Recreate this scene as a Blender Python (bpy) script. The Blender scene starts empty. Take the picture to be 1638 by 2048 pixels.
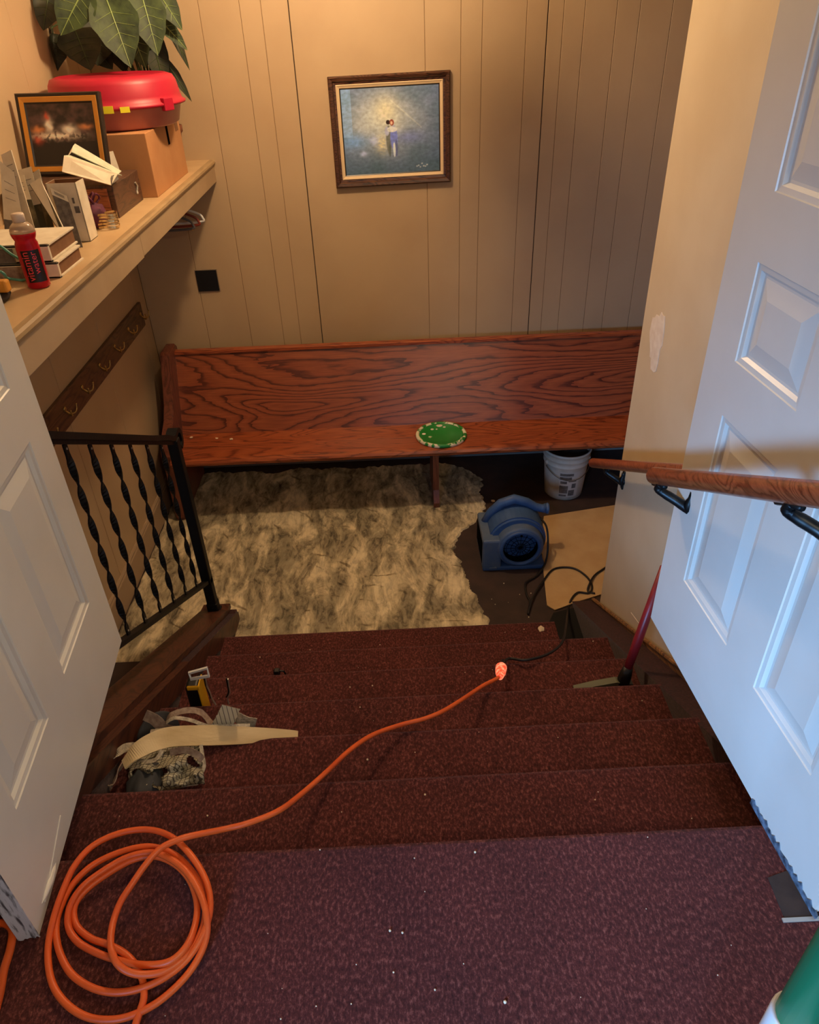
import bpy, bmesh, math, random
import numpy as np
from mathutils import Vector, Matrix, noise as mnoise
random.seed(7)
S = bpy.context.scene
COL = S.collection
# ---------------------------------------------------------------- camera
F, PITCH, YAW, ROLL, CH = 1456.4, 0.600041, -0.013894, -0.037704, 1.558
W_, H_ = 1638.0, 2048.0
def basis():
    cy, sy = math.cos(YAW), math.sin(YAW)
    fw = Vector((-sy, cy, 0)); rt = Vector((cy, sy, 0)); up = Vector((0, 0, 1))
    cp, sp = math.cos(PITCH), math.sin(PITCH)
    f2 = fw*cp - up*sp; u2 = up*cp + fw*sp
    cr, sr = math.cos(ROLL), math.sin(ROLL)
    return rt*cr + u2*sr, u2*cr - rt*sr, f2
CR, CU, CF = basis()
cam = bpy.data.cameras.new('camera'); co = bpy.data.objects.new('camera', cam); COL.objects.link(co)
cam.sensor_fit = 'HORIZONTAL'; cam.sensor_width = 36; cam.lens = 36*F/W_; cam.clip_start = .02
M = Matrix.Identity(4)
for i in range(3):
    M[i][0] = CR[i]; M[i][1] = CU[i]; M[i][2] = -CF[i]
M[2][3] = CH
co.matrix_world = M
S.camera = co
# ---------------------------------------------------------------- world, lights, exposure
wd = bpy.data.worlds.new('world'); S.world = wd; wd.use_nodes = True
bg = wd.node_tree.nodes['Background']; bg.inputs[0].default_value = (.62, .74, 1, 1); bg.inputs[1].default_value = .20
S.view_settings.view_transform = 'Standard'; S.view_settings.look = 'None'
S.view_settings.gamma = 1; S.view_settings.use_curve_mapping = False
S.view_settings.exposure = 0.0
def lamp(name, kind, loc, power, col, size=.1, target=None, sy=None):
    l = bpy.data.lights.new(name, kind); l.energy = power; l.color = col
    if kind == 'AREA':
        l.size = size
        if sy: l.shape = 'RECTANGLE'; l.size_y = sy
    elif kind == 'POINT': l.shadow_soft_size = size
    o = bpy.data.objects.new(name, l); COL.objects.link(o); o.location = loc
    if target is not None:
        o.rotation_euler = (Vector(target)-Vector(loc)).to_track_quat('-Z', 'Y').to_euler()
    return o
lamp('ceiling_lamp', 'POINT', (-.28, 3.45, 2.2), 78, (1, .70, .42), .07)
lamp('landing_lamp', 'POINT', (.75, -.6, 2.1), 40, (1, .80, .55), .10)
wl = lamp('window_light', 'AREA', (-.85, -.95, .80), 15.5, (.24, .52, 1), .55, (.84, 1.12, .12), .6); wl.data.spread = math.radians(62)

def at(px, py, ax, val):
    """point of a known plane (axis ax = val) seen at a photograph pixel"""
    d = CF + CR*((px-W_/2)/F) - CU*((py-H_/2)/F)
    o = Vector((0, 0, CH)); t = (val-o[ax])/d[ax]
    return o + d*t
def at_slope(px, py, h):
    """point on the plane through the stair nosings, lifted by h"""
    d = CF + CR*((px-W_/2)/F) - CU*((py-H_/2)/F)
    o = Vector((0, 0, CH)); n = Vector((0, SL, 1)); c = SL*Y0 + h
    return o + d*((c-n.dot(o))/n.dot(d))
# ---------------------------------------------------------------- measures (metres)
Y0, T, R = .9486, .285, .15907
SL = R/T
ZF = -7*R            # lower floor
YB, XL, XR = 4.6, -1.55, 1.03
ZC = 2.35
def nose(y): return -SL*(y-Y0)

# ---------------------------------------------------------------- materials
def srgb(r, g, b):
    f = lambda c: (c/12.92 if c <= .04045 else ((c+.055)/1.055)**2.4)
    return (f(r/255), f(g/255), f(b/255), 1)
MATS = {}
def nt(m):
    n = m.node_tree; return n, n.nodes, n.links
def pm(name, c, c2=None, rough=.6, metal=0, ns=8, ndet=4, stretch=(1, 1, 1), bs=None, bstr=.3, bdist=.004, lo=.35, hi=.65, spec=None, trans=0, ior=1.45, coat=0):
    if name in MATS: return MATS[name]
    m = bpy.data.materials.new(name); m.use_nodes = True; n, N, L = nt(m)
    b = N['Principled BSDF']
    b.inputs['Roughness'].default_value = rough; b.inputs['Metallic'].default_value = metal
    b.inputs['Base Color'].default_value = srgb(*c)
    if spec is not None: b.inputs['Specular IOR Level'].default_value = spec
    if trans: b.inputs['Transmission Weight'].default_value = trans; b.inputs['IOR'].default_value = ior
    if coat: b.inputs['Coat Weight'].default_value = coat; b.inputs['Coat Roughness'].default_value = .15
    tc = N.new('ShaderNodeTexCoord'); mp = N.new('ShaderNodeMapping'); mp.inputs['Scale'].default_value = stretch
    L.new(tc.outputs['Object'], mp.inputs['Vector'])
    if c2 is not None:
        t = N.new('ShaderNodeTexNoise'); t.inputs['Scale'].default_value = ns; t.inputs['Detail'].default_value = ndet
        L.new(mp.outputs[0], t.inputs['Vector'])
        r = N.new('ShaderNodeValToRGB'); r.color_ramp.elements[0].position = lo; r.color_ramp.elements[1].position = hi
        r.color_ramp.elements[0].color = srgb(*c); r.color_ramp.elements[1].color = srgb(*c2)
        L.new(t.outputs['Fac'], r.inputs[0]); L.new(r.outputs[0], b.inputs['Base Color'])
    if bs:
        t2 = N.new('ShaderNodeTexNoise'); t2.inputs['Scale'].default_value = bs; t2.inputs['Detail'].default_value = 3
        L.new(mp.outputs[0], t2.inputs['Vector'])
        bp = N.new('ShaderNodeBump'); bp.inputs['Strength'].default_value = bstr; bp.inputs['Distance'].default_value = bdist
        L.new(t2.outputs['Fac'], bp.inputs['Height']); L.new(bp.outputs[0], b.inputs['Normal'])
    MATS[name] = m; return m
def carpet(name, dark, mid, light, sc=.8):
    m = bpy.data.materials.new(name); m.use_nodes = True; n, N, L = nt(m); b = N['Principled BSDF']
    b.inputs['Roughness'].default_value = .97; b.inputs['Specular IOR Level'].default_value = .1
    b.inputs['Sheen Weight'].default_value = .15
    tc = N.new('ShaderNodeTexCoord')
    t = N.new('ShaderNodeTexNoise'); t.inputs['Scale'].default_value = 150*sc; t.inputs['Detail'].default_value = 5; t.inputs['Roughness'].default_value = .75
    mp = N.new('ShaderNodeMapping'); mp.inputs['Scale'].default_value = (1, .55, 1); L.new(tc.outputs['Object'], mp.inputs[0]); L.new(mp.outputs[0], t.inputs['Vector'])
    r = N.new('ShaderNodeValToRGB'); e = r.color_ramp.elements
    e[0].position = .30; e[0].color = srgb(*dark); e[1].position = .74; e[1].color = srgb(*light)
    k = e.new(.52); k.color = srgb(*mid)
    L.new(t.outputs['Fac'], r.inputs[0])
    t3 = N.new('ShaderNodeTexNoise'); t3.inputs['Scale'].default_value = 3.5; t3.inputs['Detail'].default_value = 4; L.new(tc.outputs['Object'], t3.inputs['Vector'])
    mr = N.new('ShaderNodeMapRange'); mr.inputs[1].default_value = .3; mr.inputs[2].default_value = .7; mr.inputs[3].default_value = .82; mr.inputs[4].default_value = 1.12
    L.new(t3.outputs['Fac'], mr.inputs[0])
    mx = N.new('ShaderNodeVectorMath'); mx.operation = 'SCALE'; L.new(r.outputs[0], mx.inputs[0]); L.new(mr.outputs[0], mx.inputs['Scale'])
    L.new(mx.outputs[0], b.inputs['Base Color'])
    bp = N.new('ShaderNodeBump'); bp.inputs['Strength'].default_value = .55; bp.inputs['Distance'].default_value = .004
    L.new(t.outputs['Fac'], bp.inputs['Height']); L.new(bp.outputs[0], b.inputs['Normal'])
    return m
def oak(name, base, dark, light, axis='X', sc=1, flame=True, rough=.34, shift=(0, 0, 0)):
    """varnished oak: wavy cathedral lines, fine pores along the grain"""
    m = bpy.data.materials.new(name); m.use_nodes = True; n, N, L = nt(m); b = N['Principled BSDF']
    b.inputs['Roughness'].default_value = rough; b.inputs['Coat Weight'].default_value = .25; b.inputs['Coat Roughness'].default_value = .3
    tc = N.new('ShaderNodeTexCoord')
    s1 = {'X': (.17, 1, 1), 'Y': (1, .17, 1), 'Z': (1, 1, .17)}[axis]
    s2 = {'X': (.05, 1, 1), 'Y': (1, .05, 1), 'Z': (1, 1, .05)}[axis]
    mp = N.new('ShaderNodeMapping'); mp.inputs['Scale'].default_value = s1; mp.inputs['Location'].default_value = shift; L.new(tc.outputs['Object'], mp.inputs[0])
    t = N.new('ShaderNodeTexNoise'); t.inputs['Scale'].default_value = (2.6 if flame else 5)*sc; t.inputs['Detail'].default_value = 1.2; t.inputs['Roughness'].default_value = .4
    t.inputs['Distortion'].default_value = .5
    L.new(mp.outputs[0], t.inputs['Vector'])
    mu = N.new('ShaderNodeMath'); mu.operation = 'MULTIPLY'; mu.inputs[1].default_value = 27 if flame else 14; L.new(t.outputs['Fac'], mu.inputs[0])
    # jitter
    tj = N.new('ShaderNodeTexNoise'); tj.inputs['Scale'].default_value = 24*sc; tj.inputs['Detail'].default_value = 3; L.new(mp.outputs[0], tj.inputs['Vector'])
    ad = N.new('ShaderNodeMath'); ad.operation = 'MULTIPLY_ADD'; ad.inputs[1].default_value = 1.3; L.new(tj.outputs['Fac'], ad.inputs[0]); L.new(mu.outputs[0], ad.inputs[2])
    fr = N.new('ShaderNodeMath'); fr.operation = 'FRACT'; L.new(ad.outputs[0], fr.inputs[0])
    r = N.new('ShaderNodeValToRGB'); e = r.color_ramp.elements
    e[0].position = 0; e[0].color = srgb(*dark); e[1].position = 1; e[1].color = srgb(*base)
    k = e.new(.10); k.color = srgb(*dark); k = e.new(.28); k.color = srgb(*base); k = e.new(.7); k.color = srgb(*light); k = e.new(.93); k.color = srgb(*base)
    L.new(fr.outputs[0], r.inputs[0])
    mp2 = N.new('ShaderNodeMapping'); mp2.inputs['Scale'].default_value = s2; L.new(tc.outputs['Object'], mp2.inputs[0])
    t2 = N.new('ShaderNodeTexNoise'); t2.inputs['Scale'].default_value = 160*sc; t2.inputs['Detail'].default_value = 3; L.new(mp2.outputs[0], t2.inputs['Vector'])
    mr = N.new('ShaderNodeMapRange'); mr.inputs[1].default_value = .3; mr.inputs[2].default_value = .7; mr.inputs[3].default_value = .78; mr.inputs[4].default_value = 1.14
    L.new(t2.outputs['Fac'], mr.inputs[0])
    mx = N.new('ShaderNodeVectorMath'); mx.operation = 'SCALE'; L.new(r.outputs[0], mx.inputs[0]); L.new(mr.outputs[0], mx.inputs['Scale'])
    L.new(mx.outputs[0], b.inputs['Base Color'])
    bp = N.new('ShaderNodeBump'); bp.inputs['Strength'].default_value = .12; bp.inputs['Distance'].default_value = .002
    L.new(t2.outputs['Fac'], bp.inputs['Height']); L.new(bp.outputs[0], b.inputs['Normal'])
    return m
def vcol(name, rough=.5, bump=0):
    """reads the printed colours stored on the mesh (flat print only)"""
    m = bpy.data.materials.new(name); m.use_nodes = True; n, N, L = nt(m); b = N['Principled BSDF']
    b.inputs['Roughness'].default_value = rough
    a = N.new('ShaderNodeVertexColor'); a.layer_name = 'print'; L.new(a.outputs[0], b.inputs['Base Color'])
    return m

m_wall = pm('painted_panelling', (184, 158, 124), (192, 167, 132), .5, ns=2.2, bs=60, bstr=.12, bdist=.002)
m_groove = pm('panel_groove', (120, 92, 62), rough=.8)
m_gap = pm('panel_seam', (52, 38, 28), rough=.9)
m_dry = pm('cream_drywall', (214, 196, 162), (206, 186, 150), .62, ns=3, bs=90, bstr=.12, bdist=.002)
m_patch = pm('joint_compound', (232, 220, 200), (220, 204, 182), .8, ns=30, bs=60, bstr=.3)
m_ceil = pm('ceiling_white', (225, 218, 205), rough=.9)
m_door = pm('white_gloss_paint', (222, 220, 210), (216, 213, 202), .33, ns=4, bs=45, bstr=.06, bdist=.002)
m_dooredge = pm('scratched_paint', (198, 200, 206), (70, 68, 72), .7, ns=110, ndet=6, stretch=(1, 1, .14), lo=.50, hi=.62, bs=80, bstr=.5)
m_carpet = carpet('maroon_carpet', (40, 17, 15), (82, 38, 34), (148, 90, 80), 1.0)
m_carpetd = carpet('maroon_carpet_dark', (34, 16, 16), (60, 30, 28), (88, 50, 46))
m_floor = pm('dark_worn_floor', (46, 33, 28), (60, 42, 36), .8, ns=9, ndet=6, bs=110, bstr=.3)
m_stringer = oak('stringer_wood', (78, 42, 28), (50, 26, 18), (92, 52, 34), 'Y', 1.5, False, .5)
m_trim = oak('trim_wood', (122, 84, 48), (70, 42, 24), (160, 112, 62), 'Y', 2, False, .5)
m_oak = oak('pew_oak', (140, 70, 40), (88, 36, 20), (152, 80, 46), 'X', 1, True, .38, (3.1, .0, 5.2))
m_oakseat = oak('pew_seat_oak', (150, 72, 38), (108, 46, 24), (166, 86, 48), 'X', 1.6, False, .36)
m_oakend = oak('pew_end_oak', (112, 58, 40), (86, 40, 26), (122, 66, 46), 'Z', 1.5, False, .45)
m_railwood = oak('handrail_oak', (140, 72, 42), (110, 52, 30), (160, 88, 54), 'Y', 3.2, False, .3)
m_iron = pm('black_iron', (17, 17, 19), rough=.5, metal=0, spec=.25, bs=70, bstr=.15)
m_bronze = pm('dark_bronze', (52, 56, 56), (34, 36, 38), .4, .8, ns=30)
m_shelftop = pm('shelf_laminate', (204, 176, 134), (192, 160, 118), .45, ns=5, bs=60, bstr=.1)
m_apron = pm('shelf_apron_paint', (184, 160, 128), (174, 150, 118), .55, ns=4)
m_nosing = pm('shelf_edge_worn', (150, 126, 92), (172, 146, 108), .5, ns=26, stretch=(1, .2, 1))
m_base = pm('painted_baseboard', (170, 145, 116), rough=.5)
m_baseg = pm('grey_baseboard', (150, 146, 138), rough=.6)
m_black = pm('black_plastic', (14, 14, 15), rough=.45)
m_rubber = pm('black_rubber', (9, 9, 9), rough=.9)
m_blue = pm('blue_plastic', (58, 88, 128), (48, 76, 114), .5, ns=7, bs=150, bstr=.12)
m_bluegrey = pm('scuffed_blue_plastic', (68, 90, 118), (92, 102, 114), .6, ns=9, ndet=5)
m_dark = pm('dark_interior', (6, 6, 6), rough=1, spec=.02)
m_bucket = pm('white_bucket_plastic', (214, 208, 192), (190, 182, 164), .5, ns=9, ndet=5)
m_wire = pm('steel_wire', (120, 118, 112), rough=.35, metal=.9)
m_brass = pm('aged_brass', (190, 158, 96), rough=.32, metal=.9)
m_orange = pm('orange_cord', (232, 100, 36), (214, 84, 28), .45, ns=8)
m_card = pm('cardboard', (192, 140, 92), (182, 128, 82), .8, ns=6, bs=70, bstr=.1)
m_cardin = pm('brown_board', (132, 92, 60), (120, 80, 50), .8, ns=20)
m_sheet = pm('hardboard_sheet', (196, 164, 116), (184, 150, 102), .7, ns=7, ndet=6, bs=60, bstr=.15)
m_red = pm('red_plastic', (184, 22, 54), (170, 18, 48), .45, ns=5)
m_pink = pm('clear_pink_plastic', (206, 140, 130), (184, 108, 104), .3, ns=5, trans=.1)
m_yellow = pm('yellow_tape', (240, 226, 40), rough=.5)
m_frameblk = pm('frame_black', (38, 30, 26), rough=.35)
m_framegold = pm('frame_orange', (212, 146, 54), rough=.5)
m_framebrown = oak('frame_walnut', (74, 44, 30), (38, 20, 14), (98, 64, 44), 'X', 4, False, .35)
m_liner = pm('linen_liner', (226, 200, 160), rough=.8)
m_cream = pm('paper_cream', (228, 218, 196), (216, 204, 180), .75, ns=25)
m_green_paper = pm('paper_pale_green', (206, 214, 190), (190, 196, 172), .7, ns=25)
m_greyprint = pm('grey_print', (120, 112, 104), (90, 84, 78), .7, ns=60)
m_olive = pm('dark_olive_print', (70, 66, 48), (150, 134, 100), .6, ns=18, ndet=5, lo=.5, hi=.75)
m_woodbox = oak('box_wood', (150, 82, 46), (110, 56, 32), (168, 98, 58), 'X', 3, False, .45)
m_woodboxd = oak('box_wood_dark', (82, 54, 38), (56, 36, 26), (96, 64, 46), 'Y', 3, False, .5)
m_purple = pm('purple_fabric', (74, 24, 48), (96, 34, 62), .8, ns=40, bs=90)
m_gold = pm('gold_ribbon', (226, 196, 142), rough=.22, metal=.85)
m_liquid = pm('red_drink', (205, 30, 44), rough=.12, trans=.35, ior=1.33)
m_clear = pm('clear_bottle', (214, 190, 166), rough=.12, trans=.5, ior=1.3)
m_cap = pm('bottle_cap', (222, 202, 184), rough=.4)
m_label = pm('black_label', (26, 14, 16), rough=.4)
m_redtext = pm('red_lettering', (230, 66, 76), rough=.5)
m_teal = pm('teal_cord', (90, 158, 140), rough=.4)
m_felt = pm('dark_brown_felt', (44, 36, 32), rough=.8)
m_leaf = pm('leaf_green', (24, 42, 18), (56, 74, 34), .62, ns=22, ndet=6, bs=60, bstr=.3)
m_leafd = pm('leaf_dark', (24, 34, 20), (58, 60, 36), .6, ns=18, ndet=6)
m_vein = pm('leaf_vein', (128, 150, 84), rough=.5)
m_stem = pm('stem_green', (66, 82, 44), rough=.6)
m_pot = pm('terracotta', (120, 70, 46), rough=.8)
m_lid = pm('green_lid', (24, 130, 48), (232, 222, 190), .4, ns=11, ndet=5, lo=.66, hi=.70)
m_lidrim = pm('green_lid_rim', (24, 128, 46), (226, 216, 180), .45, ns=24, ndet=4, lo=.47, hi=.52)
m_chip = pm('plaster_chip', (228, 208, 176), rough=.9)
m_stick = pm('red_handle', (150, 34, 36), (120, 26, 30), .4, ns=8)
m_blade = pm('grey_green_blade', (96, 98, 78), rough=.6)
m_greenp = pm('green_pole', (16, 128, 84), rough=.3)
m_white = pm('white_plastic', (226, 228, 228), rough=.4)
m_pinkcloth = pm('mauve_cloth', (150, 82, 124), (120, 60, 100), .9, ns=30, bs=60, bstr=.5)
m_wood_pale = pm('pale_wood', (238, 216, 168), (206, 180, 130), .75, ns=14, ndet=4, stretch=(.12, 1, 1), bs=80, bstr=.3)
m_net = pm('grey_backing', (206, 196, 174), (160, 150, 132), .9, ns=90, ndet=2, bs=200, bstr=.6)
m_netb = pm('brown_backing', (140, 116, 102), (172, 152, 134), .9, ns=60, bs=150, bstr=.5)
m_disc = pm('slate_rubber', (52, 56, 62), (40, 42, 46), .7, ns=12)
m_tapeyel = pm('tool_yellow', (232, 176, 30), rough=.4)
m_steel = pm('steel', (190, 186, 176), rough=.35, metal=.6)
m_outlinewhite = pm('plate_edge', (150, 128, 104), rough=.5)
m_cloth_dark = pm('bare_floor_patch', (40, 32, 30), (56, 44, 38), .9, ns=20, bs=80)
m_glow = bpy.data.materials.new('lit_plug'); m_glow.use_nodes = True
_n, _N, _L = nt(m_glow); _b = _N['Principled BSDF']; _b.inputs['Base Color'].default_value = srgb(240, 90, 50); _b.inputs['Roughness'].default_value = .3
_t = _N.new('ShaderNodeTexNoise'); _t.inputs['Scale'].default_value = 70; _r = _N.new('ShaderNodeValToRGB')
_tc = _N.new('ShaderNodeTexCoord'); _L.new(_tc.outputs['Object'], _t.inputs['Vector'])
_r.color_ramp.elements[0].color = (.7, .03, .01, 1); _r.color_ramp.elements[0].position = .4; _r.color_ramp.elements[1].color = (1, .35, .18, 1); _r.color_ramp.elements[1].position = .62
_L.new(_t.outputs['Fac'], _r.inputs[0]); _L.new(_r.outputs[0], _b.inputs['Emission Color']); _b.inputs['Emission Strength'].default_value = 1.1

# ---------------------------------------------------------------- builders
def new_obj(name, bm_or_data, mat, parent=None, smooth=False, loc=None, mats=None):
    if isinstance(bm_or_data, tuple):
        me = bpy.data.meshes.new(name); me.from_pydata(bm_or_data[0], [], bm_or_data[1])
    else:
        me = bpy.data.meshes.new(name); bm_or_data.to_mesh(me); bm_or_data.free()
    for m in (mats or [mat]): me.materials.append(m)
    if smooth:
        for p in me.polygons: p.use_smooth = True
    o = bpy.data.objects.new(name, me); COL.objects.link(o)
    if parent is not None:
        o.parent = parent; o.matrix_parent_inverse = world_of(parent).inverted()
    elif loc is not None:
        me.transform(Matrix.Translation(-Vector(loc))); o.location = loc
    return o
def world_of(o):
    m = Matrix.Translation(o.location) @ o.rotation_euler.to_matrix().to_4x4()
    if o.parent: m = world_of(o.parent) @ o.matrix_parent_inverse @ m
    return m
def tag(o, label=None, cat=None, group=None, kind=None):
    if label: o['label'] = label
    if cat: o['category'] = cat
    if group: o['group'] = group
    if kind: o['kind'] = kind
    return o
def thing(name, loc, label=None, cat=None, group=None, kind=None):
    o = bpy.data.objects.new(name, None); COL.objects.link(o); o.location = loc; o.empty_display_size = .05
    return tag(o, label, cat, group, kind)
def box(bm, x0, x1, y0, y1, z0, z1, bev=0, seg=2):
    r = bmesh.ops.create_cube(bm, size=1)
    vs = r['verts']
    for v in vs:
        v.co = Vector(((x0+x1)/2 + v.co.x*(x1-x0), (y0+y1)/2 + v.co.y*(y1-y0), (z0+z1)/2 + v.co.z*(z1-z0)))
    if bev:
        es = list({e for v in vs for e in v.link_edges})
        bmesh.ops.bevel(bm, geom=es, offset=bev, segments=seg, affect='EDGES', profile=.5)
    return vs
def B(*a, **k):
    bm = bmesh.new(); box(bm, *a, **k); return bm
def xform(bm, M_, start=0):
    bm.verts.ensure_lookup_table()
    for v in bm.verts[start:]: v.co = M_ @ v.co
def frame_at(o, x=None, z=(0, 0, 1)):
    z = Vector(z).normalized(); x = Vector(x or (1, 0, 0)); y = z.cross(x).normalized(); x = y.cross(z)
    m = Matrix.Identity(4)
    for i in range(3): m[i][0] = x[i]; m[i][1] = y[i]; m[i][2] = z[i]; m[i][3] = o[i]
    return m
def extrude(profile, axis, a, b, bm=None):
    """closed 2D profile extruded along an axis; profile in the two other axes (in x,y,z order)"""
    bm = bm or bmesh.new()
    def P(u, w, t):
        return {'X': (t, u, w), 'Y': (u, t, w), 'Z': (u, w, t)}[axis]
    A = [bm.verts.new(P(u, w, a)) for u, w in profile]; C = [bm.verts.new(P(u, w, b)) for u, w in profile]
    n = len(profile)
    bm.faces.new(A); bm.faces.new(C[::-1])
    for i in range(n): bm.faces.new((A[i], C[i], C[(i+1) % n], A[(i+1) % n]))
    bmesh.ops.recalc_face_normals(bm, faces=bm.faces)
    return bm
def lathe(profile, c, seg=32, bm=None, axis=(0, 0, 1), cap=True):
    bm = bm or bmesh.new(); s0 = len(bm.verts)
    rings = []
    Mx = frame_at(Vector(c), (1, 0, 0) if abs(Vector(axis).normalized().x) < .9 else (0, 1, 0), axis)
    for r, z in profile:
        rings.append([bm.verts.new(Mx @ Vector((r*math.cos(2*math.pi*i/seg), r*math.sin(2*math.pi*i/seg), z))) for i in range(seg)])
    for a, b in zip(rings, rings[1:]):
        for i in range(seg): bm.faces.new((a[i], a[(i+1) % seg], b[(i+1) % seg], b[i]))
    if cap:
        if profile[0][0] > 1e-4: bm.faces.new(rings[0][::-1])
        if profile[-1][0] > 1e-4: bm.faces.new(rings[-1])
    return bm
def spline(pts, sub=8):
    P = [Vector(p) for p in pts]; out = []
    for i in range(len(P)-1):
        p0 = P[max(i-1, 0)]; p1 = P[i]; p2 = P[i+1]; p3 = P[min(i+2, len(P)-1)]
        for k in range(sub):
            t = k/sub
            out.append(.5*((2*p1)+(-p0+p2)*t+(2*p0-5*p1+4*p2-p3)*t*t+(-p0+3*p1-3*p2+p3)*t**3))
    out.append(P[-1]); return out
def tube(pts, r, seg=10, bm=None, closed=False, smooth_pts=0, flat=None):
    """sweep; r a number or one per point; flat=(w,h) gives a rectangular section"""
    if smooth_pts: pts = spline(pts, smooth_pts)
    pts = [Vector(p) for p in pts]; bm = bm or bmesh.new(); rings = []; nrm = None
    for i, p in enumerate(pts):
        if closed: d = pts[(i+1) % len(pts)]-pts[i-1]
        else: d = (pts[min(i+1, len(pts)-1)]-pts[max(i-1, 0)])
        d.normalize()
        if nrm is None:
            nrm = d.cross(Vector((0, 0, 1)))
            if nrm.length < 1e-3: nrm = Vector((1, 0, 0))
            nrm.normalize()
        nrm = (nrm - d*nrm.dot(d)).normalized(); bi = d.cross(nrm)
        rr = r[min(i*len(r)//len(pts), len(r)-1)] if isinstance(r, (list, tuple)) else r
        if flat:
            w, h = flat; ring = [bm.verts.new(p+nrm*a*w/2+bi*b*h/2) for a, b in ((1, 1), (-1, 1), (-1, -1), (1, -1))]
        else:
            ring = [bm.verts.new(p+(nrm*math.cos(2*math.pi*k/seg)+bi*math.sin(2*math.pi*k/seg))*rr) for k in range(seg)]
        rings.append(ring)
    n = len(rings[0])
    for a, b in zip(rings, rings[1:]+([rings[0]] if closed else [])):
        for k in range(n): bm.faces.new((a[k], a[(k+1) % n], b[(k+1) % n], b[k]))
    if not closed: bm.faces.new(rings[0][::-1]); bm.faces.new(rings[-1])
    return bm
def ribbon(pts, width, side, thick=.002, sub=8, bm=None, wob=0):
    """flat strip following pts; side = direction of its width (vector or list)"""
    P = spline(pts, sub); bm = bm or bmesh.new(); n = len(P); prev = None; rings = []
    for i, p in enumerate(P):
        d = (P[min(i+1, n-1)]-P[max(i-1, 0)]).normalized()
        t = i/(n-1)
        if isinstance(side[0], (int, float)): s = Vector(side)
        else:
            k = t*(len(side)-1); a = int(min(k, len(side)-2)); s = Vector(side[a]).lerp(Vector(side[a+1]), k-a)
        s = (s-d*s.dot(d)).normalized(); u = d.cross(s)
        if isinstance(width, (list, tuple)):
            kk = t*(len(width)-1); ai = int(min(kk, len(width)-2)); w = width[ai]*(1-kk+ai)+width[ai+1]*(kk-ai)
        else: w = width
        w *= 1+wob*random.uniform(-1, 1)
        rings.append([bm.verts.new(p+s*a*w/2+u*b*thick/2) for a, b in ((1, 1), (-1, 1), (-1, -1), (1, -1))])
    for a, b in zip(rings, rings[1:]):
        for k in range(4): bm.faces.new((a[k], a[(k+1) % 4], b[(k+1) % 4], b[k]))
    bm.faces.new(rings[0][::-1]); bm.faces.new(rings[-1]); return bm

# ================================================================ STRUCTURE
fl = new_obj('floor', B(XL-.1, 3.3, 2.3, YB+.1, ZF-.06, ZF), m_floor); tag(fl, kind='structure')
# upper landing with its carpet
land = extrude([(-2.6, -.12), (-2.6, 0), (Y0-.012, 0), (Y0-.004, -.003), (Y0, -.012), (Y0-.003, -.024), (Y0-.022, -.034), (Y0-.022, -.12)], 'X', XL, XR)
lo_ = new_obj('landing', land, m_carpet); tag(lo_, kind='structure')
# stairs
st = thing('staircase', (0, Y0, 0), kind='structure')
for k in range(0, 7):
    z = -k*R; yn = Y0+k*T
    x1 = .915 if k < 6 else .735
    if k == 0:
        prof = [(Y0-.022, -.034), (Y0-.012, -.12), (Y0-.02, -R+.002), (Y0+.0, -R+.002), (Y0-.004, -.034)]
        prof = [(Y0-.05, -R), (Y0-.022, -R), (Y0-.022, -.034), (Y0-.05, -.034)]
    else:
        prof = [(yn-T-.03, z), (yn-.012, z), (yn-.004, z-.003), (yn, z-.012), (yn-.003, z-.024), (yn-.022, z-.036), (yn-.024, z-R), (yn-T-.03, z-R)]
    new_obj('step', extrude(prof, 'X', -.905, x1), m_carpet, st)
# left stringer: carpeted inner face, wooden cap
def slope_prism(x0, x1, ya, yb, up, dn, bm=None):
    return extrude([(ya, nose(ya)+up), (yb, nose(yb)+up), (yb, max(nose(yb)-dn, ZF)), (ya, max(nose(ya)-dn, ZF))], 'X', x0, x1, bm)
sl = extrude([(Y0-.15, nose(Y0-.15)-.02), (Y0, .06), (2.90, nose(2.90)+.065), (2.945, nose(2.90)+.055), (2.945, ZF), (.8, ZF)], 'X', -1.055, -.90)
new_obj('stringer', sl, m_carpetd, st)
cp = extrude([(Y0-.1, nose(Y0-.1)+.065), (2.88, nose(2.88)+.068), (2.955, nose(2.88)+.05), (2.955, nose(2.88)+.078), (2.89, nose(2.88)+.094), (Y0-.1, nose(Y0-.1)+.092)], 'X', -1.07, -.93)
tag(new_obj('stringer_cap', cp, m_stringer, st), 'reddish brown wooden cap')
new_obj('cap_face', extrude([(Y0-.05, nose(Y0-.05)+.068), (2.955, nose(2.955)+.06), (2.955, nose(2.955)-.05), (Y0-.05, nose(Y0-.05)-.02)], 'X', -.932, -.897), m_stringer, st)
# right stringer strip and its trim against the wall
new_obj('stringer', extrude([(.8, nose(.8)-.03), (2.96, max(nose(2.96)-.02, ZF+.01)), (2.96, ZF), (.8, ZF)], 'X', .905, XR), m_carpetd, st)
tr = thing('trim_1', (XR, 2.9, ZF), kind='structure')
new_obj('trim_board', slope_prism(XR-.016, XR+.002, .8, 2.95, .03, .03), m_trim, tr)
new_obj('trim_bead', tube([(XR-.014, .8, nose(.8)+.03), (XR-.014, 2.95, nose(2.95)+.03)], .009, 8), m_trim, tr)
new_obj('trim_bead', tube([(XR-.018, .8, nose(.8)-.024), (XR-.018, 2.93, nose(2.93)-.024)], .007, 8), m_trim, tr)

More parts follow.
